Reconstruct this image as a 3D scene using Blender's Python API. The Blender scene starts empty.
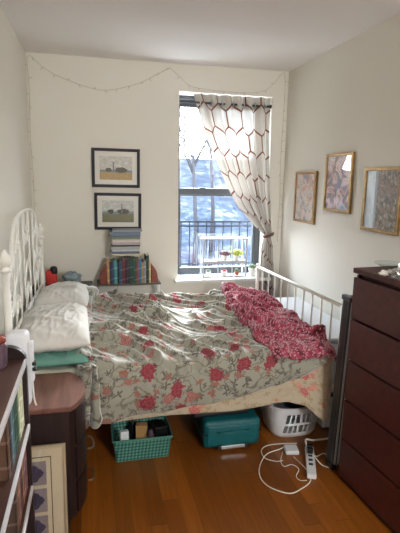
import bpy, bmesh, math, random
from mathutils import Vector, Matrix, noise
PI = math.pi
S = bpy.context.scene
C = S.collection
random.seed(7)

# ------------------------------------------------------------------ camera
cam_d = bpy.data.cameras.new('camera'); cam = bpy.data.objects.new('camera', cam_d); C.objects.link(cam)
cam.matrix_world = Matrix(((0.97418694, 0.02368306, -0.22449703, 0.0),
                           (-0.22502641, 0.18104397, -0.95738508, 0.0),
                           (0.01797002, 0.9831898, 0.18169999, 1.672),
                           (0, 0, 0, 1)))
cam_d.sensor_fit = 'HORIZONTAL'; cam_d.sensor_width = 36.0; cam_d.lens = 468.0 * 36 / 400
cam_d.clip_start = 0.02; cam_d.clip_end = 500
S.camera = cam

# ------------------------------------------------------------------ world and light
W = bpy.data.worlds.new('sky'); S.world = W; W.use_nodes = True
wn = W.node_tree.nodes; wl = W.node_tree.links
bg = wn['Background']
tc = wn.new('ShaderNodeTexCoord'); sx = wn.new('ShaderNodeSeparateXYZ'); rmp = wn.new('ShaderNodeValToRGB')
wl.new(tc.outputs['Generated'], sx.inputs[0]); wl.new(sx.outputs['Z'], rmp.inputs[0]); wl.new(rmp.outputs[0], bg.inputs[0])
rmp.color_ramp.elements[0].position = 0.0; rmp.color_ramp.elements[0].color = (0.86, 0.93, 1, 1)
rmp.color_ramp.elements[1].position = 0.6; rmp.color_ramp.elements[1].color = (0.74, 0.87, 1, 1)
bg.inputs[1].default_value = 19.0

def area(name, loc, rot, sx_, sy_, power, col, portal=False):
    l = bpy.data.lights.new(name, 'AREA'); l.shape = 'RECTANGLE'; l.size = sx_; l.size_y = sy_
    l.energy = power; l.color = col
    if portal: l.cycles.is_portal = True
    o = bpy.data.objects.new(name, l); C.objects.link(o); o.location = loc; o.rotation_euler = rot
    return o
area('window_portal', (1.25, 4.60, 1.6), (-PI/2, 0, 0), 0.92, 1.75, 1, (1, 1, 1), True)
# fill light behind the viewer, shining in through an added rear window
area('rear_fill', (1.42, -1.72, 2.15), (PI/2, 0, 0), .66, 0.5, 50, (1.0, 0.98, 0.94))
# hazy winter sun falling through the window onto the bed
sl_ = bpy.data.lights.new('hazy_sun', 'SUN'); sl_.energy = 14.0; sl_.angle = math.radians(24); sl_.color = (0.97, 0.99, 1.0)
so_ = bpy.data.objects.new('hazy_sun', sl_); C.objects.link(so_); so_.rotation_euler = Vector((-0.42, -1.0, -0.62)).to_track_quat('-Z', 'Y').to_euler()

S.view_settings.view_transform = 'Standard'; S.view_settings.look = 'None'
S.view_settings.exposure = 0.68; S.view_settings.gamma = 1.0
S.view_settings.use_curve_mapping = False
S.cycles.max_bounces = 8; S.cycles.diffuse_bounces = 5; S.cycles.transparent_max_bounces = 12
S.cycles.sample_clamp_indirect = 6.0; S.cycles.caustics_reflective = False; S.cycles.caustics_refractive = False

# ------------------------------------------------------------------ materials
def lin(v):
    v /= 255.0
    return v / 12.92 if v <= 0.04045 else ((v + 0.055) / 1.055) ** 2.4
def rgb(r, g, b): return (lin(r), lin(g), lin(b), 1.0)

class NM:
    """small node-expression helper"""
    def __init__(s, name, rough=0.5, metal=0.0, spec=0.5):
        s.m = bpy.data.materials.new(name); s.m.use_nodes = True
        s.t = s.m.node_tree; s.n = s.t.nodes; s.b = s.n['Principled BSDF']
        s.b.inputs['Roughness'].default_value = rough; s.b.inputs['Metallic'].default_value = metal
        s.b.inputs['Specular IOR Level'].default_value = spec
    def put(s, sock, v):
        if hasattr(v, 'is_output') or isinstance(v, bpy.types.NodeSocket): s.t.links.new(v, sock)
        elif v is not None:
            try: sock.default_value = v
            except Exception: sock.default_value = (v, v, v)
    def f(s, op, a=None, b=None, c=None, clamp=False):
        n = s.n.new('ShaderNodeMath'); n.operation = op; n.use_clamp = clamp
        for i, v in enumerate((a, b, c)):
            if v is not None: s.put(n.inputs[i], v)
        return n.outputs[0]
    def v(s, op, a=None, b=None, scale=None):
        n = s.n.new('ShaderNodeVectorMath'); n.operation = op
        if a is not None: s.put(n.inputs[0], a)
        if b is not None: s.put(n.inputs[1], b)
        if scale is not None: s.put(n.inputs['Scale'], scale)
        return n.outputs['Value'] if op in ('LENGTH', 'DOT_PRODUCT', 'DISTANCE') else n.outputs[0]
    def uv(s): return s.n.new('ShaderNodeTexCoord').outputs['UV']
    def obj(s): return s.n.new('ShaderNodeTexCoord').outputs['Object']
    def sep(s, v):
        n = s.n.new('ShaderNodeSeparateXYZ'); s.put(n.inputs[0], v); return n.outputs
    def comb(s, x, y, z=0.0):
        n = s.n.new('ShaderNodeCombineXYZ')
        for i, v in enumerate((x, y, z)): s.put(n.inputs[i], v)
        return n.outputs[0]
    def mix(s, fac, a, b):
        n = s.n.new('ShaderNodeMix'); n.data_type = 'RGBA'
        s.put(n.inputs[0], fac); s.put(n.inputs[6], a); s.put(n.inputs[7], b)
        return n.outputs[2]
    def noise(s, v, scale=5.0, detail=2.0, rough=0.5, dist=0.0):
        n = s.n.new('ShaderNodeTexNoise'); s.put(n.inputs['Vector'], v); n.inputs['Scale'].default_value = scale
        n.inputs['Detail'].default_value = detail; n.inputs['Roughness'].default_value = rough
        n.inputs['Distortion'].default_value = dist
        return n.outputs['Fac'], n.outputs['Color']
    def voro(s, v, scale=1.0, rnd=1.0, feature='F1', dim='2D'):
        n = s.n.new('ShaderNodeTexVoronoi'); n.voronoi_dimensions = dim; n.feature = feature
        s.put(n.inputs['Vector'], v); n.inputs['Scale'].default_value = scale; n.inputs['Randomness'].default_value = rnd
        return n.outputs
    def step(s, x, lo, hi):
        n = s.n.new('ShaderNodeMapRange'); n.interpolation_type = 'SMOOTHSTEP'
        s.put(n.inputs[0], x); s.put(n.inputs[1], lo); s.put(n.inputs[2], hi)
        return n.outputs[0]
    def ramp(s, x, stops, const=False):
        n = s.n.new('ShaderNodeValToRGB'); s.put(n.inputs[0], x); r = n.color_ramp
        if const: r.interpolation = 'CONSTANT'
        while len(r.elements) < len(stops): r.elements.new(0.5)
        for e, (p, c) in zip(r.elements, stops): e.position = p; e.color = c
        return n.outputs[0]
    def bump(s, h, strength=0.3, dist=0.01):
        n = s.n.new('ShaderNodeBump'); s.put(n.inputs['Height'], h)
        n.inputs['Strength'].default_value = strength; n.inputs['Distance'].default_value = dist
        s.t.links.new(n.outputs[0], s.b.inputs['Normal'])
    def col(s, c): s.put(s.b.inputs['Base Color'], c)

def plain(name, c, rough=0.5, metal=0.0, var=0.06, scale=9.0, spec=0.5, bump=0.0, bscale=60.0):
    k = NM(name, rough, metal, spec)
    o = k.obj(); n, _ = k.noise(o, scale, 3.0)
    d = tuple(x * (1 - var * 2) for x in c[:3]) + (1,); u = tuple(min(1, x * (1 + var)) for x in c[:3]) + (1,)
    k.col(k.mix(n, d, u))
    if bump: k.bump(k.noise(o, bscale, 3)[0], bump, 0.002)
    return k.m

M = {}
M['wall'] = plain('wall_paint', rgb(222, 218, 207), 0.75, var=0.015, scale=2.0, spec=0.2, bump=0.15, bscale=25)
M['ceiling'] = plain('ceiling_paint', rgb(234, 231, 228), 0.85, var=0.01, scale=1.5, spec=0.1, bump=0.1, bscale=20)
M['trimwhite'] = plain('white_gloss_paint', rgb(226, 226, 222), 0.35, var=0.02)
M['white_metal'] = plain('white_enamel', rgb(232, 230, 222), 0.32, var=0.015)
M['stand_paint'] = plain('matt_white_wire', rgb(178, 180, 184), 0.7, var=0.02, spec=.15)
M['sash'] = plain('dark_sash_paint', rgb(62, 66, 72), 0.45, var=0.04)
M['blackmetal'] = plain('black_enamel', rgb(26, 26, 28), 0.4)
M['steel'] = plain('brushed_steel', rgb(185, 186, 188), 0.3, 1.0, 0.03)
M['gun'] = plain('gunmetal_rod', rgb(84, 84, 88), 0.35, 0.7, 0.03)
M['white_plastic'] = plain('white_plastic', rgb(224, 226, 230), 0.4, var=0.01)
M['black_plastic'] = plain('black_plastic', rgb(22, 22, 24), 0.35, var=0.05)
M['teal_plastic'] = plain('mint_woven_plastic', rgb(88, 150, 136), 0.5, var=0.03)
M['navy'] = plain('navy_cloth', rgb(38, 52, 78), 0.9, var=0.2)
M['railing'] = plain('weathered_iron', rgb(30, 33, 40), 0.9, var=0.08, spec=0.05)
M['pillow'] = plain('off_white_pillowcase', rgb(204, 201, 195), 0.9, var=0.03, spec=0.1, bump=0.2, bscale=140)
M['teal_cloth'] = plain('sea_green_cotton', rgb(104, 146, 134), 0.9, var=0.06, spec=0.1)
M['sheet'] = plain('grey_green_sheet', rgb(176, 176, 160), 0.9, var=0.04, spec=0.1)
M['mattress'] = plain('mattress_ticking', rgb(206, 200, 186), 0.9, var=0.03, spec=0.1)
M['paper'] = plain('page_block', rgb(222, 214, 194), 0.8, var=0.05, scale=60)
M['cord'] = plain('white_cord', rgb(222, 220, 212), 0.5, var=0.02)
M['greencord'] = plain('pale_green_wire', rgb(190, 184, 164), 0.6, var=0.05)
M['bulb'] = plain('clear_fairy_bulb', rgb(206, 200, 182), 0.2, var=0.03)
M['red'] = plain('red_fabric', rgb(196, 48, 38), 0.7)
M['blue_cloth'] = plain('blue_grey_cloth', rgb(126, 142, 146), 0.9, var=0.15, scale=20)
M['bench'] = plain('dark_grey_bench', rgb(92, 88, 82), 0.7)
M['soil'] = plain('potting_soil', rgb(60, 46, 36), 0.95, var=0.2, scale=60)
M['succ_purple'] = plain('purple_succulent', rgb(120, 82, 88), 0.5, var=0.15, scale=30)
M['succ_green'] = plain('grey_green_succulent', rgb(120, 142, 112), 0.5, var=0.12, scale=30)
M['succ_yellow'] = plain('lime_leaf', rgb(186, 196, 84), 0.5, var=0.1, scale=30)
M['pot'] = plain('white_ceramic', rgb(228, 226, 220), 0.25, var=0.01)
M['terracotta'] = plain('terracotta', rgb(178, 96, 66), 0.8)
M['tie'] = plain('brown_braid', rgb(104, 70, 54), 0.8, var=0.15, scale=80)
M['bark'] = plain('bare_bark', rgb(40, 40, 44), 1.0, var=0.12, spec=0.0)
M['cardboard'] = plain('kraft_board', rgb(170, 134, 84), 0.85)
M['jarfill'] = plain('dark_berry_glass', rgb(92, 72, 84), 0.25, var=0.2, scale=40)
M['lid'] = plain('rust_lid', rgb(140, 60, 48), 0.5)

def wood(name, a, b, rough=0.35, axis=1, scale=1.0, coat=0.0):
    k = NM(name, rough)
    o = k.sep(k.obj()); sc = [14.0, 14.0, 14.0]; sc[axis] = 1.4
    v = k.comb(k.f('MULTIPLY', o[0], sc[0] * scale), k.f('MULTIPLY', o[1], sc[1] * scale), k.f('MULTIPLY', o[2], sc[2] * scale))
    n, _ = k.noise(v, 1.6, 6, 0.62, 0.6)
    n2, _ = k.noise(v, 9.0, 3, 0.6)
    x = k.f('ADD', k.f('MULTIPLY', n, 0.8), k.f('MULTIPLY', n2, 0.2))
    k.col(k.mix(k.step(x, 0.34, 0.68), a, b))
    k.put(k.b.inputs['Roughness'], k.f('ADD', k.f('MULTIPLY', n2, 0.15), rough - 0.07))
    if coat: k.b.inputs['Coat Weight'].default_value = coat; k.b.inputs['Coat Roughness'].default_value = 0.15
    return k.m
M['mahogany'] = wood('red_brown_veneer', rgb(62, 24, 20), rgb(82, 34, 28), 0.45, 1)
M['mahogany_dark'] = wood('dark_red_brown_carcass', rgb(46, 24, 22), rgb(66, 34, 30), 0.5, 2)
M['shelfwood'] = wood('espresso_shelf_wood', rgb(56, 34, 28), rgb(86, 54, 44), 0.38, 1)
M['stand_top'] = wood('worn_brown_top', rgb(96, 62, 52), rgb(132, 90, 76), 0.38, 1)
M['stand_body'] = wood('black_brown_wood', rgb(30, 20, 20), rgb(48, 30, 28), 0.45, 2)
M['bookend'] = wood('red_bookend_wood', rgb(112, 46, 34), rgb(150, 70, 50), 0.45, 2)

# strip oak floor: boards run away from the viewer
k = NM('honey_oak_strip_floor', 0.3)
o = k.sep(k.obj()); bw = 0.083
col_i = k.f('FLOOR', k.f('DIVIDE', o[0], bw)); fx = k.f('FRACT', k.f('DIVIDE', o[0], bw))
def wn1(k, v, dim='1D'):
    n = k.n.new('ShaderNodeTexWhiteNoise'); n.noise_dimensions = dim
    if dim == '1D': k.put(n.inputs['W'], v)
    else: k.put(n.inputs['Vector'], v)
    return n.outputs['Value']
off = k.f('MULTIPLY', wn1(k, col_i), 3.0)
yy = k.f('DIVIDE', k.f('ADD', o[1], off), 1.1)
rowi = k.f('FLOOR', yy); fy = k.f('FRACT', yy)
rnd = wn1(k, k.comb(col_i, rowi, 3.0), '3D')
gv = k.comb(k.f('ADD', k.f('MULTIPLY', o[0], 26.0), k.f('MULTIPLY', rnd, 40)), k.f('MULTIPLY', o[1], 1.6), rnd)
g, _ = k.noise(gv, 1.4, 6, 0.6, 0.8)
base = k.ramp(rnd, [(0.0, rgb(112, 60, 14)), (0.4, rgb(132, 73, 19)), (0.75, rgb(150, 86, 26)), (1.0, rgb(122, 65, 16))])
grain = k.mix(k.step(g, 0.35, 0.7), k.mix(0.4, base, rgb(96, 48, 16)), base)
gap = k.f('MAXIMUM', k.f('LESS_THAN', fx, 0.018), k.f('LESS_THAN', fy, 0.003))
k.col(k.mix(k.f('MULTIPLY', gap, 0.75), grain, rgb(40, 20, 8)))
k.put(k.b.inputs['Roughness'], k.f('ADD', 0.25, k.f('MULTIPLY', k.noise(k.obj(), 7, 3)[0], 0.2)))
k.bump(k.f('SUBTRACT', 1.0, gap), 0.25, 0.002)
M['floor'] = k.m

def flower_layer(k, uv, base, scale, off, thr, petals, R, cin, cout, warp=0.0, cut=0.28, teardrop=False):
    """blooms printed on cloth: one per Voronoi cell that passes thr"""
    p = k.v('ADD', k.v('SCALE', uv, scale=scale), off)
    vo = k.voro(p, 1.0, 0.75)
    d = k.v('SUBTRACT', p, vo['Position'])
    s = k.sep(d); cs = k.sep(vo['Color'])
    r = k.v('LENGTH', k.comb(s[0], s[1], 0.0))
    ang = k.f('ARCTAN2', s[1], s[0])
    a = k.f('ADD', k.f('MULTIPLY', ang, petals * (0.5 if teardrop else 1.0)), k.f('MULTIPLY', cs[1], 6.283))
    if teardrop: pet = k.f('POWER', k.f('ABSOLUTE', k.f('COSINE', a)), 1.6)
    else: pet = k.f('COSINE', a)
    wob = k.noise(p, 7.0, 2)[0]
    rad = k.f('MULTIPLY', R, k.f('ADD', 1.0 - cut, k.f('MULTIPLY', pet, cut)) if not teardrop else k.f('ADD', 0.12, k.f('MULTIPLY', pet, 0.9)))
    rad = k.f('ADD', rad, k.f('MULTIPLY', k.f('SUBTRACT', wob, 0.5), R * 0.5))
    on = k.f('GREATER_THAN', cs[0], thr)
    m = k.f('MULTIPLY', on, k.step(k.f('SUBTRACT', rad, r), 0.0, 0.03))
    ring = k.f('FRACT', k.f('ADD', k.f('MULTIPLY', k.f('DIVIDE', r, R), 2.2), k.f('MULTIPLY', pet, 0.25)))
    shade = k.f('MULTIPLY', k.step(ring, 0.1, 0.9), 0.8)
    return k.mix(m, base, k.mix(shade, cin, cout))

def floral(name, base, vine, big, mid, leaf, small, sc=1.0, amt=1.0):
    k = NM(name, 0.85, 0, 0.15)
    uv = k.uv()
    nz, nc = k.noise(uv, 9.0, 3)
    w = k.v('ADD', uv, k.v('SCALE', k.v('SUBTRACT', nc, (0.5, 0.5, 0.5)), scale=0.10))
    b = k.mix(k.f('MULTIPLY', k.noise(uv, 30, 3)[0], 0.35), base, tuple(x * 0.8 for x in base[:3]) + (1,))
    n1 = k.noise(w, 5.5 * sc, 1.5)[0]
    l1 = k.f('SUBTRACT', 1.0, k.step(k.f('ABSOLUTE', k.f('SUBTRACT', n1, 0.5)), 0.004, 0.014))
    n2 = k.noise(k.v('ADD', w, (5.3, 2.1, 0)), 9.0 * sc, 1.0)[0]
    l2 = k.f('SUBTRACT', 1.0, k.step(k.f('ABSOLUTE', k.f('SUBTRACT', n2, 0.5)), 0.006, 0.02))
    b = k.mix(k.f('MULTIPLY', k.f('MAXIMUM', l1, k.f('MULTIPLY', l2, 0.7)), 0.75 * amt), b, vine)
    b = flower_layer(k, w, b, 15.0 * sc, (1.7, 4.2, 0), 0.55, 4, 0.40, leaf, vine, teardrop=True)
    b = flower_layer(k, w, b, 21.0 * sc, (8.7, 2.2, 0), 0.68, 6, 0.38, leaf, vine, teardrop=True)
    b = flower_layer(k, w, b, 12.0 * sc, (11.7, 3.2, 0), 0.6, 5, 0.30, small[0], small[1], cut=.15)
    b = flower_layer(k, w, b, 8.5 * sc, (3.1, 9.4, 0), 0.75, 7, 0.28, mid[0], mid[1], cut=.13)
    b = flower_layer(k, w, b, 5.6 * sc, (7.9, 1.3, 0), 0.6, 9, 0.27, big[0], big[1], cut=.13)
    k.col(b)
    k.bump(k.noise(uv, 320, 2)[0], 0.12, 0.001)
    k.b.inputs['Sheen Weight'].default_value = 1.0; k.b.inputs['Sheen Roughness'].default_value = 0.35
    return k.m
M['duvet'] = floral('sage_floral_cotton', rgb(152, 150, 137), rgb(96, 88, 78),
                    (rgb(124, 46, 56), rgb(156, 82, 88)), (rgb(148, 86, 84), rgb(172, 130, 120)),
                    rgb(98, 97, 92), (rgb(158, 112, 94), rgb(122, 88, 84)))
M['quilt'] = floral('cream_floral_cotton', rgb(190, 177, 154), rgb(176, 148, 122),
                    (rgb(176, 88, 88), rgb(208, 140, 130)), (rgb(196, 124, 112), rgb(222, 178, 158)),
                    rgb(164, 150, 116), (rgb(206, 146, 122), rgb(186, 116, 106)), 1.1, 0.5)
k = NM('raspberry_plush', 0.95, 0, 0.1)
uv = k.uv()
nc = k.noise(uv, 14, 3)[1]
w = k.v('ADD', uv, k.v('SCALE', k.v('SUBTRACT', nc, (0.5, 0.5, 0.5)), scale=0.02))
vo = k.voro(w, 95, 1.0)
n3 = k.noise(w, 9.0, 2)[0]
spot = k.f('MULTIPLY', k.step(k.f('SUBTRACT', k.f('ADD', 0.22, k.f('MULTIPLY', n3, 0.32)), vo['Distance']), -0.02, 0.06), k.f('GREATER_THAN', k.sep(vo['Color'])[0], 0.45))
dk = k.noise(w, 34, 3)[0]
k.col(k.mix(k.f('MULTIPLY', spot, 0.75), k.mix(k.step(dk, 0.35, 0.6), rgb(100, 32, 48), rgb(166, 70, 90)), rgb(204, 160, 168)))
k.bump(k.noise(uv, 90, 3)[0], 0.7, 0.006); k.b.inputs['Sheen Weight'].default_value = 0.35
M['plush'] = k.m

# sheer curtain with an embroidered honeycomb
k = NM('sheer_honeycomb_curtain', 0.9, 0, 0.1)
uv = k.uv(); s = k.sep(uv)
hw, hh = 0.165, 0.43
def hexd(k, px, py):
    # px in hex widths, py stretched; returns distance to hexagon centre in hex metric
    ax = k.f('ABSOLUTE', px); ay = k.f('ABSOLUTE', py)
    return k.f('MAXIMUM', ax, k.f('ADD', k.f('MULTIPLY', ax, 0.5), k.f('MULTIPLY', ay, 0.8660254)))
ux = k.f('DIVIDE', s[0], hw); uy = k.f('MULTIPLY', k.f('DIVIDE', s[1], hh), 1.7320508)
def wrap(k, x, per): return k.f('SUBTRACT', k.f('MULTIPLY', k.f('FRACT', k.f('DIVIDE', x, per)), per), per / 2)
d1 = hexd(k, wrap(k, ux, 1.0), wrap(k, uy, 1.7320508))
d2 = hexd(k, wrap(k, k.f('ADD', ux, 0.5), 1.0), wrap(k, k.f('ADD', uy, 0.8660254), 1.7320508))
dd = k.f('MINIMUM', d1, d2)
line = k.step(dd, 0.461, 0.472)
colr = k.mix(line, rgb(188, 182, 173), rgb(112, 68, 50))
k.col(colr)
tr = k.n.new('ShaderNodeBsdfTranslucent'); k.put(tr.inputs[0], colr)
tp = k.n.new('ShaderNodeBsdfTransparent')
m1 = k.n.new('ShaderNodeMixShader'); m1.inputs[0].default_value = 0.12
m2 = k.n.new('ShaderNodeMixShader')
k.t.links.new(k.b.outputs[0], m1.inputs[1]); k.t.links.new(tr.outputs[0], m1.inputs[2])
k.put(m2.inputs[0], k.f('MULTIPLY', k.f('SUBTRACT', 1.0, line), 0.02))
k.t.links.new(m1.outputs[0], m2.inputs[1]); k.t.links.new(tp.outputs[0], m2.inputs[2])
k.t.links.new(m2.outputs[0], k.n['Material Output'].inputs[0])
M['curtain'] = k.m

def glassy(name, tint=(1, 1, 1, 1), gl=0.06, rough=0.03):
    m = bpy.data.materials.new(name); m.use_nodes = True; t = m.node_tree
    t.nodes.remove(t.nodes['Principled BSDF'])
    a = t.nodes.new('ShaderNodeBsdfTransparent'); a.inputs[0].default_value = tint
    g = t.nodes.new('ShaderNodeBsdfGlossy'); g.inputs['Roughness'].default_value = rough
    x = t.nodes.new('ShaderNodeMixShader'); x.inputs[0].default_value = gl
    t.links.new(a.outputs[0], x.inputs[1]); t.links.new(g.outputs[0], x.inputs[2])
    t.links.new(x.outputs[0], t.nodes['Material Output'].inputs[0]); return m
M['glass'] = glassy('window_glass')
M['clearglass'] = glassy('clear_glass', (0.93, 0.97, 0.96, 1), 0.12)
M['picglass'] = glassy('picture_glass', (1, 1, 1, 1), 0.05, 0.02)
M['plasticfilm'] = glassy('crinkled_film', (0.9, 0.92, 0.94, 1), 0.45, 0.2)

k = NM('snowy_hillside', 1.0, 0, 0.0)
o = k.obj(); n, _ = k.noise(o, 0.22, 6, 0.65); n2, _ = k.noise(o, 1.1, 6, 0.75)
x = k.f('ADD', k.f('MULTIPLY', n, 0.5), k.f('MULTIPLY', n2, 0.5))
k.col(k.ramp(x, [(0.36, rgb(24, 27, 34)), (0.46, rgb(32, 37, 45)), (0.54, rgb(41, 47, 56)), (0.61, rgb(74, 77, 82))]))
M['hill'] = k.m
M['gold'] = None
k = NM('gilt_frame', 0.38, 0.75)
n, _ = k.noise(k.obj(), 30, 4); k.col(k.mix(n, rgb(84, 60, 34), rgb(176, 140, 88))); M['gold'] = k.m
M['blackframe'] = plain('black_frame', rgb(30, 25, 32), 0.5, spec=.3)
M['mat_white'] = plain('white_mount', rgb(232, 230, 224), 0.85, var=0.01)
M['mat_cream'] = plain('cream_mount', rgb(206, 192, 164), 0.85, var=0.02)
M['champagne'] = plain('champagne_frame', rgb(196, 180, 150), 0.35, 0.4, 0.03)
M['fillet'] = plain('brown_fillet', rgb(96, 76, 66), 0.6)

def art(name, stops, sc=8.0, dist=1.5, det=5, line=None, vor=0.0, painted_refl=None):
    k = NM(name, 0.45)
    uv = k.uv()
    n, nc = k.noise(uv, sc, det, 0.6, dist)
    if vor:
        w = k.v('ADD', uv, k.v('SCALE', nc, scale=0.1))
        d = k.voro(w, vor, 1.0)['Distance']
        n = k.f('ADD', k.f('MULTIPLY', n, 0.6), k.f('MULTIPLY', d, 0.5))
    c = k.ramp(n, stops)
    if line:
        l = k.f('SUBTRACT', 1.0, k.step(k.f('ABSOLUTE', k.f('SUBTRACT', k.noise(uv, sc * 1.3, 3, 0.5, 2.0)[0], 0.5)), 0.01, 0.03))
        c = k.mix(k.f('MULTIPLY', l, 0.8), c, line)
    if painted_refl is not None:
        x = k.sep(uv)[0]
        c = k.mix(k.f('LESS_THAN', x, painted_refl[0]), c, k.mix(0.72, c, painted_refl[1]))  # reflection painted into the left part of the print
    k.col(c); return k.m
A1 = art('pastel_figure_print', [(0.32, rgb(96, 108, 116)), (0.42, rgb(190, 176, 166)), (0.5, rgb(220, 212, 202)), (0.56, rgb(214, 150, 122)), (0.64, rgb(128, 142, 152))], 3.2, 1.2, 3)
A2 = art('rose_and_blue_print', [(0.34, rgb(70, 98, 130)), (0.43, rgb(120, 92, 92)), (0.49, rgb(206, 168, 152)), (0.56, rgb(226, 206, 196)), (0.66, rgb(98, 134, 160))], 2.4, 1.6, 3)
A3 = art('speckled_green_print', [(0.36, rgb(44, 54, 50)), (0.46, rgb(86, 98, 86)), (0.52, rgb(168, 120, 108)), (0.58, rgb(96, 106, 94)), (0.66, rgb(196, 190, 172))], 13, 1.0, 3, None, 0, (0.36, rgb(176, 196, 212)))  # bluish reflection painted over the left third

def landscape(name, sky, sea, land, bush, hz=0.42, tower=0.42):
    """plain coast view: sky, water, a bank, a pale tower and a dark clump of bushes"""
    k = NM(name, 0.6); uv = k.uv(); s = k.sep(uv)
    n = k.noise(uv, 9, 4)[0]; n2 = k.noise(uv, 3, 3)[0]
    x = s[0]; y = s[1]
    c = k.mix(k.step(n, 0.45, 0.62), sky, rgb(216, 218, 214))
    c = k.mix(k.f('LESS_THAN', y, hz), c, sea)
    ly = k.f('ADD', hz - 0.22, k.f('MULTIPLY', n2, 0.24))
    c = k.mix(k.f('LESS_THAN', y, ly), c, k.mix(n, land, tuple(v * 0.6 for v in land[:3]) + (1,)))
    dx = k.f('DIVIDE', k.f('SUBTRACT', x, 0.66), 0.2); dy = k.f('DIVIDE', k.f('SUBTRACT', y, hz), 0.13)
    e = k.f('ADD', k.f('ADD', k.f('MULTIPLY', dx, dx), k.f('MULTIPLY', dy, dy)), k.f('MULTIPLY', n, 0.9))
    c = k.mix(k.f('LESS_THAN', e, 1.3), c, bush)
    dx = k.f('DIVIDE', k.f('SUBTRACT', x, 0.27), 0.14)
    e = k.f('ADD', k.f('ADD', k.f('MULTIPLY', dx, dx), k.f('MULTIPLY', dy, dy)), k.f('MULTIPLY', n, 0.9))
    c = k.mix(k.f('LESS_THAN', e, 1.0), c, bush)
    t = k.f('MULTIPLY', k.f('LESS_THAN', k.f('ABSOLUTE', k.f('SUBTRACT', x, tower)), 0.022), k.f('MULTIPLY', k.f('GREATER_THAN', y, hz - 0.08), k.f('LESS_THAN', y, hz + 0.34)))
    c = k.mix(t, c, rgb(120, 118, 124))
    k.col(c); return k.m
L1 = landscape('coast_print', rgb(196, 194, 184), rgb(122, 142, 158), rgb(200, 166, 112), rgb(78, 80, 70))
L2 = landscape('meadow_print', rgb(192, 196, 192), rgb(128, 148, 150), rgb(128, 128, 92), rgb(58, 66, 64), 0.5, 0.62)
k = NM('grey_violet_flower_print', 0.6)
uv = k.uv(); d = k.v('SUBTRACT', uv, (0.5, 0.5, 0)); s = k.sep(d); r = k.v('LENGTH', d)
pet = k.f('COSINE', k.f('MULTIPLY', k.f('ARCTAN2', s[1], s[0]), 5.0)); nn = k.noise(uv, 7, 3)[0]
rad = k.f('ADD', k.f('ADD', 0.26, k.f('MULTIPLY', pet, 0.03)), k.f('MULTIPLY', k.noise(uv, 4, 3)[0], 0.22))
k.col(k.mix(k.f('LESS_THAN', r, rad), k.mix(nn, rgb(128, 116, 122), rgb(152, 142, 142)), k.mix(nn, rgb(40, 34, 62), rgb(82, 70, 96))))
M['flowerprint'] = k.m

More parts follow.
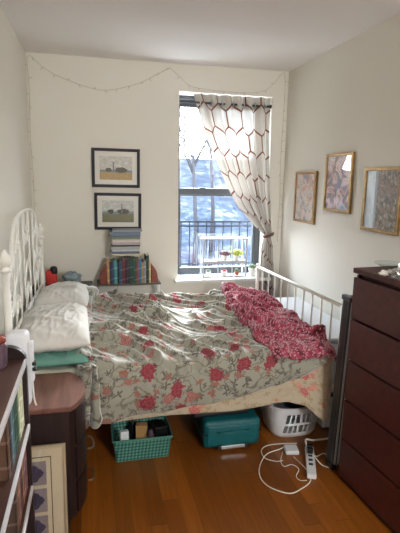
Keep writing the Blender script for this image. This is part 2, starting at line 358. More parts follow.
# ------------------------------------------------------------------ mesh helpers
class B:
    def __init__(s): s.bm = bmesh.new(); s.uv = s.bm.loops.layers.uv.new('UVMap')
    def box(s, x0, x1, y0, y1, z0, z1, bevel=0.0, mat=None, seg=2):
        r = bmesh.ops.create_cube(s.bm, size=1.0); vs = r['verts']
        T = Matrix.Translation(((x0 + x1) / 2, (y0 + y1) / 2, (z0 + z1) / 2)) @ Matrix.Diagonal((abs(x1 - x0), abs(y1 - y0), abs(z1 - z0), 1))
        bmesh.ops.transform(s.bm, matrix=T, verts=vs)
        if bevel:
            es = {e for v in vs for e in v.link_edges}
            r = bmesh.ops.bevel(s.bm, geom=list(es), offset=bevel, segments=seg, affect='EDGES', profile=0.5)
            vs = list({v for v in r['verts']} | {v for v in vs if v.is_valid})
        if mat is not None: bmesh.ops.transform(s.bm, matrix=mat, verts=[v for v in vs if v.is_valid])
        return s
    def tube(s, pts, r, n=8, closed=False, cap=True):
        pts = [Vector(p) for p in pts]; m = len(pts); rings = []
        rr = r if isinstance(r, (list, tuple)) else [r] * m
        up = None
        for i, p in enumerate(pts):
            if closed: t = pts[(i + 1) % m] - pts[i - 1]
            else: t = pts[min(i + 1, m - 1)] - pts[max(i - 1, 0)]
            if t.length < 1e-9: t = Vector((0, 0, 1))
            t.normalize()
            if up is None:
                up = Vector((0, 0, 1)) if abs(t.z) < 0.9 else Vector((1, 0, 0))
            a = t.cross(up)
            if a.length < 1e-6: a = t.cross(Vector((0.3, 1, 0.2)))
            a.normalize(); b = t.cross(a).normalized(); up = a.cross(t).normalized()
            rings.append([s.bm.verts.new(p + (a * math.cos(q) + b * math.sin(q)) * rr[i]) for q in [2 * PI * j / n for j in range(n)]])
        for i in range(m if closed else m - 1):
            A_, B_ = rings[i], rings[(i + 1) % m]
            for j in range(n):
                f = s.bm.faces.new((A_[j], A_[(j + 1) % n], B_[(j + 1) % n], B_[j])); f.smooth = True
        if cap and not closed:
            s.bm.faces.new(rings[0][::-1]); s.bm.faces.new(rings[-1])
        return s
    def lathe(s, prof, c=(0, 0, 0), n=24, mat=None):
        c = Vector(c); rings = []
        for (r, z) in prof:
            if r < 1e-5: v = s.bm.verts.new(c + Vector((0, 0, z))); rings.append([v])
            else: rings.append([s.bm.verts.new(c + Vector((r * math.cos(2 * PI * j / n), r * math.sin(2 * PI * j / n), z))) for j in range(n)])
        for a, b in zip(rings, rings[1:]):
            for j in range(n):
                q = [a[j % len(a)], a[(j + 1) % n % len(a)], b[(j + 1) % n % len(b)], b[j % len(b)]]
                u = []
                for v in q:
                    if v not in u: u.append(v)
                if len(u) > 2:
                    f = s.bm.faces.new(u); f.smooth = True
        if mat is not None: bmesh.ops.transform(s.bm, matrix=mat, verts=[v for r in rings for v in r])
        return s
    def prism(s, poly, h0, h1, axis='z', bevel=0):
        def P(a, b, h): return {'z': (a, b, h), 'y': (a, h, b), 'x': (h, a, b)}[axis]
        lo = [s.bm.verts.new(P(a, b, h0)) for a, b in poly]; hi = [s.bm.verts.new(P(a, b, h1)) for a, b in poly]
        n = len(poly); fs = [s.bm.faces.new(lo[::-1]), s.bm.faces.new(hi)]
        for i in range(n): fs.append(s.bm.faces.new((lo[i], lo[(i + 1) % n], hi[(i + 1) % n], hi[i])))
        if bevel:
            es = {e for f in fs[:2] for e in f.edges}
            bmesh.ops.bevel(s.bm, geom=list(es), offset=bevel, segments=2, affect='EDGES', profile=0.5)
        return s
    def grid(s, nu, nv, fn, uvfn=None, smooth=True, closed_u=False):
        V = [[s.bm.verts.new(fn(i / nu, j / nv)) for j in range(nv + 1)] for i in range(nu if closed_u else nu + 1)]
        for i in range(nu):
            for j in range(nv):
                i2 = (i + 1) % len(V)
                f = s.bm.faces.new((V[i][j], V[i2][j], V[i2][j + 1], V[i][j + 1])); f.smooth = smooth
                if uvfn:
                    for l, (a, b) in zip(f.loops, ((i, j), (i + 1, j), (i + 1, j + 1), (i, j + 1))): l[s.uv].uv = uvfn(a / nu, b / nv)
        return s
    def build(s, name, mat, parent=None, smooth=False, solid=0.0, sub=0, keep=False):
        bmesh.ops.recalc_face_normals(s.bm, faces=s.bm.faces)
        me = bpy.data.meshes.new(name); s.bm.to_mesh(me); s.bm.free()
        o = bpy.data.objects.new(name, me); C.objects.link(o)
        me.materials.append(M[mat] if isinstance(mat, str) else mat)
        if smooth:
            for p in me.polygons: p.use_smooth = True
        if parent: o.parent = parent
        if solid:
            md = o.modifiers.new('thickness', 'SOLIDIFY'); md.thickness = solid; md.offset = -1
        if sub:
            md = o.modifiers.new('smooth', 'SUBSURF'); md.levels = sub; md.render_levels = sub
        return o

def thing(name, label, cat, loc=(0, 0, 0), rz=0.0, group=None):
    o = bpy.data.objects.new(name, None); C.objects.link(o); o.empty_display_size = 0.1
    o.location = loc; o.rotation_euler = (0, 0, rz); o['label'] = label; o['category'] = cat
    if group: o['group'] = group
    return o
def tag(o, label, cat, group=None):
    o['label'] = label; o['category'] = cat
    if group: o['group'] = group
    return o
def struct(o): o['kind'] = 'structure'; return o
def origin_to(o, loc):
    loc = Vector(loc); o.data.transform(Matrix.Translation(-loc)); o.location = loc; return o
def copy_part(src, parent):
    c = src.copy(); C.objects.link(c); c.parent = parent; return c
def fn3(x, y, z=0.0): return noise.noise(Vector((x, y, z)))
def smooth01(t): t = max(0, min(1, t)); return t * t * (3 - 2 * t)
def lerp_pts(pts, x):
    if x <= pts[0][0]: return pts[0][1]
    for (a, b), (c, d) in zip(pts, pts[1:]):
        if x <= c: t = (x - a) / (c - a); return b + (d - b) * t
    return pts[-1][1]
def catmull(pts, k=6, closed=False):
    P_ = [Vector(p) for p in pts]; n = len(P_); out = []
    rng = range(n) if closed else range(n - 1)
    for i in rng:
        g = (lambda j: P_[j % n]) if closed else (lambda j: P_[max(0, min(n - 1, j))])
        a, b, c, d = g(i - 1), g(i), g(i + 1), g(i + 2)
        for q in range(k):
            t = q / k
            out.append(0.5 * ((2 * b) + (c - a) * t + (2 * a - 5 * b + 4 * c - d) * t * t + (3 * b - a - 3 * c + d) * t ** 3))
    if not closed: out.append(P_[-1])
    return out

# ------------------------------------------------------------------ room shell
XL, XR, YB, YR, ZC = -0.499, 1.844, 4.35, -1.6, 2.686
WX0, WX1, WZ0, WZ1 = 0.80, 1.695, 0.70, 2.455
TW = 0.32
struct(B().box(XL - 0.15, XR + 0.15, YR - 0.15, YB + TW, -0.12, 0.0).build('floor', 'floor'))
struct(B().box(XL - 0.15, XR + 0.15, YR - 0.15, YB + TW, ZC, ZC + 0.12).build('ceiling', 'ceiling'))
struct(B().box(XL - 0.15, XL, YR - 0.15, YB + TW, 0, ZC).build('wall_left', 'wall'))
struct(B().box(XR, XR + 0.15, YR - 0.15, YB + TW, 0, ZC).build('wall_right', 'wall'))
b = B()
b.box(XL, WX0, YB, YB + TW, 0, ZC).box(WX1, XR, YB, YB + TW, 0, ZC).box(WX0, WX1, YB, YB + TW, 0, WZ0).box(WX0, WX1, YB, YB + TW, WZ1, ZC)
struct(b.build('wall_back', 'wall'))
b = B()
b.box(XL, 1.05, YR - 0.15, YR, 0, ZC).box(1.79, XR, YR - 0.15, YR, 0, ZC).box(1.05, 1.79, YR - 0.15, YR, 0, 1.85).box(1.05, 1.79, YR - 0.15, YR, 2.44, ZC)  # opening cut to let the added fill light in
struct(b.build('wall_rear', 'wall'))
struct(B().box(XL, XR, YB - 0.015, YB, 0, 0.12, 0.004).build('baseboard_back', 'trimwhite'))
struct(B().box(XL, XL + 0.015, YR, YB - 0.015, 0, 0.12, 0.004).build('baseboard_left', 'trimwhite'))
struct(B().box(XR - 0.015, XR, YR, YB - 0.015, 0, 0.12, 0.004).build('baseboard_right', 'trimwhite'))

# window: dark double-hung sashes deep in the reveal
win = struct(bpy.data.objects.new('window_1', None)); C.objects.link(win); win.location = (1.25, 4.56, 1.55)
def wpart(bb, name, m): 
    o = bb.build(name, m); o.data.transform(Matrix.Translation(-win.location)); o.parent = win; return o
b = B()
Y0, Y1 = 4.55, 4.60
b.box(WX0, 0.842, Y0, Y1 + .04, 0.73, WZ1, .004).box(1.64, WX1, Y0, Y1 + .04, 0.73, WZ1, .004).box(WX0, WX1, Y0, Y1 + .04, 2.42, WZ1, .003)
wpart(b, 'window_frame', 'sash')
b = B()
b.box(0.842, 0.860, Y0 + .005, Y1, 0.735, 1.59, .003).box(1.617, 1.64, Y0 + .005, Y1, 0.735, 1.59, .003).box(0.85, 1.64, Y0 + .005, Y1, 0.735, 0.80, .004).box(0.85, 1.64, Y0, Y1, 1.53, 1.592, .004)
b.box(1.05, 1.11, Y0 - .02, Y0, 1.585, 1.60, .003).box(1.38, 1.44, Y0 - .02, Y0, 1.585, 1.60, .003)
wpart(b, 'lower_sash', 'sash')
b = B()
b.box(0.842, 0.858, Y1, Y1 + .035, 1.52, 2.42, .003).box(1.62, 1.64, Y1, Y1 + .035, 1.52, 2.42, .003).box(0.85, 1.64, Y1, Y1 + .035, 2.36, 2.42, .003).box(0.85, 1.64, Y1, Y1 + .035, 1.515, 1.56, .003)
wpart(b, 'upper_sash', 'sash')
wpart(B().box(0.856, 1.622, 4.572, 4.577, 0.79, 1.54), 'lower_pane', 'glass')
wpart(B().box(0.855, 1.622, 4.615, 4.62, 1.54, 2.37), 'upper_pane', 'glass')
struct(B().box(0.765, 1.73, 4.27, 4.55, 0.70, 0.73, .006).build('trim_1', 'trimwhite'))
b = B()
b.box(1.05, 1.09, -1.7, -1.64, 1.85, 2.44, .003).box(1.75, 1.79, -1.7, -1.64, 1.85, 2.44, .003).box(1.09, 1.75, -1.7, -1.64, 1.85, 1.89, .003).box(1.09, 1.75, -1.7, -1.64, 2.38, 2.44, .003)
struct(b.build('added_rear_window', 'trimwhite'))  # unseen window, added to carry the rear fill light

# ------------------------------------------------------------------ outside
b = B()
def hillf(u, v):
    x = -60 + 180 * u; y = 14 + 190 * v
    d = smooth01((y - 30) / 90)
    z = -9 + 15.5 * d + 1.3 * fn3(x * .05, y * .05) * (0.3 + d * 2)
    return (x, y, z)
b.grid(50, 50, hillf)
struct(b.build('ground_hillside', 'hill', smooth=True))

def bare_tree(loc, h, label, seed, depth=6):
    random.seed(seed)
    root = thing('bare_tree', label, 'tree', loc)
    tr, br = B(), B()
    tr.tube([(0, 0, 0), (0.05 * h * .2, 0, h * .3), (0.0, 0.03 * h, h * .6)], [h * .012, h * .009, h * .006], 7)
    def rec(p, d, L, r, k):
        q = p + d * L * 0.5 + Vector((random.uniform(-.08, .08) * L, random.uniform(-.08, .08) * L, 0))
        e = p + d * L
        br.tube([p, q, e], [r, r * .8, r * .6], 5, cap=False)
        if k == 0: return
        for _ in range(3 if k > 1 else 4):
            nd = (d + Vector((random.uniform(-.8, .8), random.uniform(-.8, .8), random.uniform(-.25, .6)))).normalized()
            rec(p + d * L * random.uniform(.55, 1), nd, L * random.uniform(.55, .78), r * .55, k - 1)
    for _ in range(5):
        d = Vector((random.uniform(-.7, .7), random.uniform(-.7, .7), 1)).normalized()
        rec(Vector((0, 0.03 * h, h * random.uniform(.5, .6))), d, h * .14, h * .0045, depth - 1)
    tr.build('trunk', 'bark', root, smooth=True); br.build('branches', 'bark', root, smooth=True)
bare_tree((8.3, 38.0, -8.6), 20.5, 'nearest bare winter tree spreading its twigs against the white sky', 3)
bare_tree((11.8, 46.0, -8.0), 22, 'farther bare tree, behind and to the right of the nearest one', 11, 5)

fe = thing('fire_escape', 'grey iron fire escape railing with thin bars outside the window', 'fire escape', (1.45, 5.25, 0.45))
b = B()
for z in (0.75, 0.70, 0.26): b.tube([(-0.75, 0, z), (1.3, 0, z)], 0.011, 6)
b.tube([(-0.75, -0.55, 0.75), (-0.75, 0, 0.75)], 0.011, 6)
b.tube([(-0.75, -0.55, 0.26), (-0.75, 0, 0.26)], 0.011, 6)
b.build('handrail', 'railing', fe)
b0 = B(); b0.tube([(-0.75, 0, 0.02), (-0.75, 0, 0.75)], 0.007, 6); bal = b0.build('baluster', 'railing', fe)
for i in range(1, 21):
    c = copy_part(bal, fe); c.location = (0.1 * i, 0, 0)
b = B()
for i in range(7): b.box(-0.78, 1.33, -0.56 + i * 0.09, -0.52 + i * 0.09, -0.01, 0.01)
b.box(-0.78, 1.33, 0.0, 0.02, -0.04, 0.02); b.build('platform', 'railing', fe)

# ------------------------------------------------------------------ bed
bed = thing('metal_bed', 'white metal bed with scrolled arched headboard and straight barred foot rail', 'bed', (0.5, 3.15, 0))
def bp(bb, name, m, smooth=False): 
    o = bb.build(name, m, smooth=smooth); o.data.transform(Matrix.Translation(-Vector(bed.location))); o.parent = bed; return o
HN = Vector((-0.425, 2.47, 0)); HF = Vector((-0.392, 3.86, 0))
FN = Vector((1.452, 2.435, 0)); FF = Vector((1.425, 3.84, 0))
def hb(t, z, off=0.0):  # point on headboard plane; t 0 near .. 1 far
    p = HN.lerp(HF, t); return (p.x + off, p.y, z)
for P0 in (HN, HF):
    b = B(); b.tube([(P0.x, P0.y, 0), (P0.x, P0.y, 1.20)], 0.018, 12)
    post = bp(b, 'head_post', 'white_metal')
    b = B(); b.lathe([(0, 0), (.018, 0), (.028, .008), (.028, .018), (.016, .026), (.016, .034), (.026, .046), (.031, .064), (.026, .084), (.013, .1), (.012, .106), (.006, .116), (0, .12)], (P0.x, P0.y, 1.195), 16)
    fo = b.build('finial', 'white_metal'); fo.data.transform(Matrix.Translation(-Vector(bed.location))); fo.parent = post
arch = catmull([hb(0, 1.15), hb(.05, 1.16), hb(.105, 1.215), hb(.15, 1.32), hb(.20, 1.40), hb(.30, 1.447), hb(.5, 1.462), hb(.70, 1.447), hb(.80, 1.40), hb(.85, 1.32), hb(.895, 1.215), hb(.95, 1.16), hb(1, 1.15)], 6)
b = B(); b.tube(arch, 0.0105, 8); bp(b, 'arched_rail', 'white_metal')
b = B(); b.tube([hb(0, 0.83), hb(1, 0.83)], 0.011, 8); b.tube([hb(0, 0.45), hb(1, 0.45)], 0.011, 8); bp(b, 'cross_rail', 'white_metal')
for i in range(1, 14):
    b = B(); b.tube([hb(i / 14, 0.45), hb(i / 14, 0.83)], 0.006, 6); bp(b, 'lower_bar', 'white_metal')
# tall bars and scrolls between lower rail and arch
def archz(t):
    best = 1.15
    for p, q in zip(arch, arch[1:]):
        ta = (p.y - HN.y) / (HF.y - HN.y); tb = (q.y - HN.y) / (HF.y - HN.y)
        if min(ta, tb) <= t <= max(ta, tb): best = p.z + (q.z - p.z) * ((t - ta) / (tb - ta + 1e-9)); break
    return best
for t in (0.16, 0.30, 0.42, 0.58, 0.70, 0.84):
    b = B(); b.tube([hb(t, 0.83), hb(t, archz(t))], 0.0052, 6); bp(b, 'upright_bar', 'white_metal')
def spiral(c_t, c_z, r0, turns, start, sgn=1, sy=1.39):
    pts = []
    n = int(18 * turns)
    for i in range(n + 1):
        a = start + sgn * 2 * PI * turns * i / n; r = r0 * (1 - .8 * i / n)
        pts.append(hb(c_t + r * math.cos(a) / sy, c_z + r * math.sin(a)))
    return pts
for c_t in (0.23, 0.5, 0.77):
    for sg in (-1, 1):
        t0 = c_t + sg * 0.045
        b = B()
        up = spiral(t0, 1.28, 0.052, 1.3, PI / 2 * (1 - sg) , -sg if False else sg)
        lo = spiral(t0, 0.95, 0.052, 1.3, PI / 2 * (1 - sg), -sg)
        mid = catmull([up[0], hb(t0 + sg * 0.04, 1.19), hb(t0 - sg * 0.03, 1.12), hb(t0 + sg * .04, 1.04), lo[0]], 7)
        b.tube([Vector(q) for q in up[::-1]] + mid[1:-1] + [Vector(q) for q in lo], 0.0052, 6); bp(b, 'scroll', 'white_metal')
        
    b = B(); b.tube(catmull([hb(c_t - .07, .83), hb(c_t - .05, .90), hb(c_t, 1.0), hb(c_t + .05, .90), hb(c_t + .07, .83)], 6), 0.0052, 6); bp(b, 'scroll', 'white_metal'); b = B()
    b.tube(catmull([hb(c_t - .06, archz(c_t - .06)), hb(c_t - .03, archz(c_t) - .10), hb(c_t, archz(c_t) - .13), hb(c_t + .03, archz(c_t) - .10), hb(c_t + .06, archz(c_t + .06))], 6), 0.0052, 6)
    bp(b, 'scroll', 'white_metal')
for c_t in (0.07, 0.93):
    b = B(); b.tube(spiral(c_t, 1.0, 0.07, 1.6, -PI / 2, 1 if c_t < .5 else -1), 0.0052, 6); bp(b, 'scroll', 'white_metal'); b = B(); b.tube(spiral(c_t, 1.1, 0.045, 1.2, PI / 2, 1), 0.0052, 6); bp(b, 'scroll', 'white_metal')
# foot
def fb(t, z): p = FN.lerp(FF, t); return (p.x, p.y, z)
for P0 in (FN, FF):
    b = B(); b.tube([(P0.x, P0.y, 0), (P0.x, P0.y, 0.955)], 0.014, 10); bp(b, 'foot_post', 'white_metal')
b = B(); b.tube([fb(0, .945), fb(1, .93)], 0.0125, 8); bp(b, 'foot_rail', 'white_metal')
b = B(); b.tube([fb(0, .42), fb(1, .42)], 0.0125, 8); bp(b, 'foot_rail', 'white_metal')
for i in range(1, 11):
    b = B(); b.tube([fb(i / 11, .42), fb(i / 11, .94)], 0.006, 6); bp(b, 'foot_bar', 'white_metal')
for a_, c_ in ((HN, FN), (HF, FF)):
    b = B(); s_ = 1 if a_ is HN else -1
    b.tube([(a_.x, a_.y + .03 * s_, .37), (c_.x, c_.y + .03 * s_, .37)], 0.015, 8); bp(b, 'side_rail', 'blackmetal')
b = B()
for i in range(11):
    x = -0.3 + i * 0.165; b.box(x, x + 0.05, 2.49, 3.82, 0.375, 0.39)
b.tube([(-.42, 3.16, .36), (1.45, 3.16, .36)], .015, 8)
bp(b, 'slat_base', 'blackmetal')
for x in (0.02, 0.56, 1.05):
    b = B(); b.tube([(x, 3.16, 0), (x, 3.16, .36)], .014, 8); bp(b, 'centre_leg', 'blackmetal')

mt = B().box(-0.375, 1.40, 2.475, 3.835, 0.40, 0.64, 0.05, seg=4).build('mattress', 'mattress', smooth=True)
tag(mt, 'pale mattress lying on the slats of the white metal bed, under the covers', 'mattress')
# fitted sheet showing at the pillow end
b = B()
def sheetf(u, v):
    x = -0.37 + 0.55 * u
    s_ = v * 1.9; 
    if s_ < 0.22: y = 2.455 + 0.006 * fn3(x * 14, v * 3); z = 0.42 + s_
    elif s_ > 1.64: y = 3.85; z = 0.645 - (s_ - 1.64)
    else:
        y = 2.455 + (s_ - 0.22) / 1.42 * 1.395; z = 0.645 + 0.006 * (1 + fn3(x * 9, y * 5)) 
    return (x, y, z)
b.grid(24, 80, sheetf)
tag(b.build('fitted_sheet', 'sheet', smooth=True), 'grey green sheet stretched over the pillow end of the mattress', 'sheet')

def pillow(name, cx, cy, cz, lx, ly, th, rz, rx, m, label, seed, group=None):
    b = B()
    def f(sgn):
        def g(u, v):
            a = 2 * u - 1; c = 2 * v - 1
            x = a * lx / 2 * (1 - .07 * c * c * (1 - a * a)) ; y = c * ly / 2 * (1 - .07 * a * a * (1 - c * c))
            prof = (max(0, 1 - a ** 4) * max(0, 1 - c ** 4)) ** .55
            q_ = x * 7 + .25 * fn3(x * 4, y * 4, seed); wr = 0.022 * fn3(x * 5 + seed, y * 4, seed) + 0.016 * max(0, 1 - 2.6 * abs(fn3(q_ + y * 9, seed * 3.1, y * 3))) ** 2 + 0.010 * max(0, 1 - 2.6 * abs(fn3(x * 22 - y * 5, seed * 1.7, y * 9))) ** 2
            return (x, y, sgn * (th / 2 * prof) + wr * prof)
        return g
    b.grid(56, 70, f(1)); b.grid(56, 70, f(-1))
    bmesh.ops.remove_doubles(b.bm, verts=b.bm.verts, dist=1e-5)
    o = b.build(name, m, smooth=True)
    o.rotation_euler = (rx[0], rx[1], rz); o.location = (cx, cy, cz)
    return tag(o, label, 'pillow', group)
pillow('pillow', -0.215, 2.76, 0.695, 0.36, 0.60, 0.10, 0.02, (0, 0, 0), 'teal_cloth', 'sea green pillow peeking out beneath the nearer off-white pillow', 5)
pillow('pillow', -0.225, 2.79, 0.80, 0.39, 0.68, 0.15, 0.03, (0.02, -0.02, 0), 'pillow', 'rumpled off-white pillow nearest the nightstand, on the sea green one', 1)
pillow('pillow', -0.215, 3.52, 0.785, 0.38, 0.56, 0.17, -0.05, (-0.02, -0.05, 0), 'pillow', 'rumpled off-white pillow farther from the viewer, toward the back wall', 9)

# --- duvet
def zhem(x): return lerp_pts([(-.1, .352), (.1, .366), (.3, .385), (.8, .437), (1.18, .517), (1.40, .64), (1.46, .66)], x)
def ridged(a): return 1 - abs(2 * a)
def topz(x, y):
    # diagonal pulls running from the far pillow corner to the near foot side
    wx = x + .12 * fn3(x * 2.3, y * 2.3, 4.0); wy = y + .12 * fn3(x * 2.1, y * 2.1, 8.0)
    a = (wx * .72 - wy * .0 + wy * -.69); c = wx * .69 + wy * .72
    # a runs along the folds, c across them
    h = 0.0
    f1 = max(0, ridged(fn3(a * 1.3, c * 5.0, 1.3) * 1.3)); f2 = max(0, ridged(fn3(a * 1.9, c * 10.0, 5.7) * 1.4)); f3 = max(0, ridged(fn3(a * 3.5, c * 19.0, 9.1) * 1.5))
    env = .55 + .9 * max(0, fn3(x * 2.1, y * 2.1, 11.0) + .3)
    h += env * (0.056 * f1 ** 3 + 0.044 * f2 ** 3 + 0.016 * f3 ** 2)
    h += 0.026 * fn3(x * 2.6, y * 2.2, 2.2) + 0.006 * fn3(x * 9, y * 9, 6.0)
    e = smooth01((x + .06) / .18)
    base = 0.668 + 0.022 * smooth01((y - 2.45) / .5) + 0.02 * math.exp(-((x + .02) / .12) ** 2)
    base += .055 * math.exp(-((x - .03) / .09) ** 2 - ((y - 3.62) / .16) ** 2)
    return base + h * (.5 + .5 * e) * (1 if y > 2.6 else .55 + .45 * smooth01((y - 2.45) / .15))
def duvet_surf(xs0, xs1, nu, nv, lift=0.0):
    yN, yF, rad = 2.432, 3.875, 0.055
    def f(u, v):
        x = xs0 + (xs1 - xs0) * u
        x += 0.018 * fn3(v * 7, 3.3, 1) * (1 - u) 
        Lf = 0.16; Lt = yF - yN - 2 * rad; Lr = PI / 2 * rad
        hem = zhem(x) + 0.006 * fn3(x * 9, 1.1, 2)
        zt_n = topz(x, yN + rad)
        Ls = (zt_n - rad) - hem
        tot = Lf + Lr + Lt + Lr + Ls; s_ = v * tot
        if s_ < Lf: zt = topz(x, yF - rad); return Vector((x, yF + .012 * fn3(x * 8, s_ * 4), zt - rad - (Lf - s_)))
        s_ -= Lf
        if s_ < Lr: t = s_ / rad; zt = topz(x, yF - rad); return Vector((x, yF - rad + rad * math.cos(t), zt - rad + rad * math.sin(t)))
        s_ -= Lr
        if s_ < Lt: y = yF - rad - s_; return Vector((x, y, topz(x, y)))
        s_ -= Lt
        if s_ < Lr: t = s_ / rad; return Vector((x, yN + rad - rad * math.sin(t), zt_n - rad + rad * math.cos(t)))
        s_ -= Lr
        dn = s_ / max(.01, Ls)
        k_ = smooth01(dn * 1.5)
        lf_ = 1 + 1.3 * (1 - smooth01((x + .05) / .35))
        fold = 0.020 * lf_ * fn3(x * 6.5, s_ * 1.2, 9.0) + 0.012 * fn3(x * 14 + s_ * 5, s_ * 2, 3.0) + 0.008 * fn3(x * 5 + s_ * 9, s_ * 8, 1.5)
        return Vector((x + .012 * fn3(x * 5, s_ * 5, 7), yN - 0.012 * k_ - .012 + fold * k_ - .03 * dn * (1 - dn), zt_n - rad - s_))
    return f
b = B()
sf = duvet_surf(-0.065, 1.405, 1, 1)
def duv_uv(u, v): return (-0.05 + 1.46 * u, v * 1.98)
b.grid(240, 330, sf, duv_uv)
duvet = b.build('duvet', 'duvet', smooth=True, solid=0.022)
tag(duvet, 'crumpled sage duvet printed with red and pink flowers, spread over the bed', 'duvet')
# turned-back corner at the pillow end: rolled edge of the same duvet
b = B()
def roll(u, v):
    y = 3.80 - 1.30 * u
    r = 0.042 + .014 * fn3(y * 4, 1, 1) + 0.035 * math.exp(-((y - 3.62) / .14) ** 2)
    a = 2 * PI * v
    cx = -0.065 + 0.02 * fn3(y * 3, 2.0, 5) + 0.03 * math.exp(-((y - 3.62) / .2) ** 2); cz = topz(0.0, y) - .012 + 0.02 * math.exp(-((y - 3.6) / .2) ** 2)
    rr = r * (1 + .3 * fn3(math.cos(a) * 1.6 + y * 2, math.sin(a) * 1.6, y * 6))
    return (cx + rr * 1.15 * math.cos(a), y, cz + rr * math.sin(a))
b.grid(90, 28, roll, lambda u, v: (3 + u * 1.3, v * .3))
b.build('rolled_edge', 'duvet', duvet, smooth=True)
# the left hanging end corner swags down beside the nightstand
b = B()
def swag(u, v):
    z = 0.70 - 0.35 * v; x = -0.085 + 0.10 * u + 0.018 * fn3(v * 4, u * 3, 2)
    y = 2.405 + 0.022 * math.sin(u * 11 + v * 2) - 0.02 * math.sin(v * PI) + .012 * fn3(u * 5, v * 5, 1)
    return (x, y, z)
b.grid(20, 40, swag, lambda u, v: (4.2 + .14 * u, .4 * v))
b.build('hanging_corner', 'duvet', duvet, smooth=True, solid=.012)

# --- cream quilt under the duvet: hangs lower and wraps the foot corner
def qhem(x): return lerp_pts([(-.1, .325), (.05, .335), (.35, .348), (.79, .335), (1.0, .350), (1.13, .368), (1.25, .325), (1.36, .225), (1.45, .215)], x)
b = B()
def quilt(u, v):
    L1_ = 1.51; L2_ = 1.3; d = u * (L1_ + L2_)
    if d < L1_:
        x = -0.07 + d; y = 2.445; nx, ny = 0, -1
        if x > 1.385: q = (x - 1.385) / .055; y = 2.445 + .03 * q * q; 
        hem = qhem(x)
    else:
        x = 1.437; y = 2.475 + (d - L1_); nx, ny = 1, 0; hem = .24 + .05 * fn3(y * 2, 1)
    z = 0.655 - (0.655 - hem) * v
    k_ = (v ** .7) * (0.2 + .8 * smooth01((d - 1.0) / .4)) if d < L1_ else v * .25
    w_ = (0.014 * fn3(d * 8, v * 1.2, 4) + 0.008 * math.sin(d * 30 + 2 * fn3(d * 3, v)))
    if d < L1_: y += -0.018 * v * smooth01((d - 1.1) / .3) + w_ * k_; y = max(y, 2.40)
    else: x = min(x + w_ * k_, 1.44) - .012
    return (x, y, z)
b.grid(170, 30, quilt, lambda u, v: (u * 2.81 + 5, v * .4))
qo = b.build('quilt', 'quilt', smooth=True, solid=0.006)
tag(qo, 'cream floral quilt hanging below the sage duvet along the bed side', 'quilt')

# --- raspberry plush throw across the foot
b = B()
def throw(u, v):
    y = 3.90 - 1.50 * v
    xl = lerp_pts([(2.36, 1.04), (2.5, 1.0), (2.65, .97), (2.9, .96), (3.1, .975), (3.4, 1.01), (3.65, 1.06), (3.95, 1.11)], y) + .014 * fn3(y * 9, 0, 0)
    xr = lerp_pts([(2.36, 1.425), (2.6, 1.432), (3.95, 1.41)], y)
    x = xl + (xr - xl) * u
    e = min(1, min(u / .06, (1 - u) / .05)) ** .5 if 0 < u < 1 else 0
    lum = 0.012 * max(0, ridged(fn3(x * 5 + y * 3, y * 4, 2))) ** 2 + 0.008 * max(0, ridged(fn3(x * 9 - y * 6, y * 7, 6))) ** 2 + 0.006 * fn3(x * 22, y * 22, 3)
    z = topz(x, min(max(y, 2.49), 3.82)) + .008 + e * (.018 + lum)
    if y < 2.49:
        t = (2.49 - y) / .09; z -= .055 * t * t; 
    if y > 3.84: z -= .3 * (y - 3.84)
    return (x, y, z)
b.grid(60, 180, throw, lambda u, v: (u * .36, v * 1.5))
tag(b.build('throw_blanket', 'plush', smooth=True, solid=.02), 'raspberry pink plush throw with pale speckles across the foot of the bed', 'blanket')

# ------------------------------------------------------------------ curtain, rod
rod = thing('curtain_rod', 'dark metal curtain rod spanning the top of the window opening', 'curtain rod', (1.25, 4.385, 2.37))
b = B(); b.tube([(-.445, 0, 0), (.44, 0, 0)], .010, 10); b.build('rod', 'gun', rod)
b = B(); b.tube([(.425, 0, 0), (.445, 0, 0)], .018, 12); b.build('end_cap', 'gun', rod)
b = B(); b.tube([(-.45, 0, 0), (-.43, 0, 0)], .018, 12); b.build('end_cap', 'gun', rod)
NZ, NA = 90, 220
FW = 0.86
def cur_cols():
    ZT, ZTIE = 2.448, 1.15
    XLs = [(1.15, 1.655), (1.25, 1.545), (1.45, 1.375), (1.62, 1.28), (1.78, 1.205), (2.0, 1.11), (2.2, 1.02), (2.448, .935)]
    XRs = [(1.15, 1.722), (1.3, 1.705), (1.6, 1.69), (2.448, 1.685)]
    P_ = []
    for i in range(NA + 1):
        a = i / NA; colm = []
        for j in range(NZ + 1):
            t = j / NZ
            # rows: the hem line at the tie runs lower for the outer left fabric
            z = ZT + (ZTIE - ZT) * t
            xl = lerp_pts(XLs, z); xr = lerp_pts(XRs, z)
            # fabric: bunches toward the right as it nears the tie
            wdt = (xr - xl)
            q = a + 0.0 * t
            x = xl + wdt * q
            amp = 0.026 + 0.012 * math.sin(PI * t) 
            amp *= (1 - .45 * t)
            ph = 2 * PI * (a * 6.5) + .5
            yb = 4.385 - 0.02 * smooth01(t * 1.2) - 0.07 * smooth01((t - .2) / .8)
            y = yb + amp * math.sin(ph + 1.2 * fn3(a * 3, t * 1.5)) + .012 * t * math.sin(a * 60)
            x += 0.5 * amp * math.cos(ph) * min(1, wdt) * (.3)
            # slack sag of the outer left folds
            z2 = z - 0.03 * math.sin(PI * t) * (1 - a)
            colm.append(Vector((x, y, z2)))
        P_.append(colm)
    return P_
P_ = cur_cols()
Vl = []
for colm in P_:
    acc = [0.0]
    for p, q in zip(colm, colm[1:]): acc.append(acc[-1] + (q - p).length)
    Vl.append(acc)
cur = thing('curtain', 'sheer white curtain with brown honeycomb lines tied back at the window', 'curtain', (1.35, 4.385, 2.37))
def cpart(bb, name, m, **kw):
    o = bb.build(name, m, **kw); o.data.transform(Matrix.Translation(-Vector(cur.location))); o.parent = cur; return o
b = B()
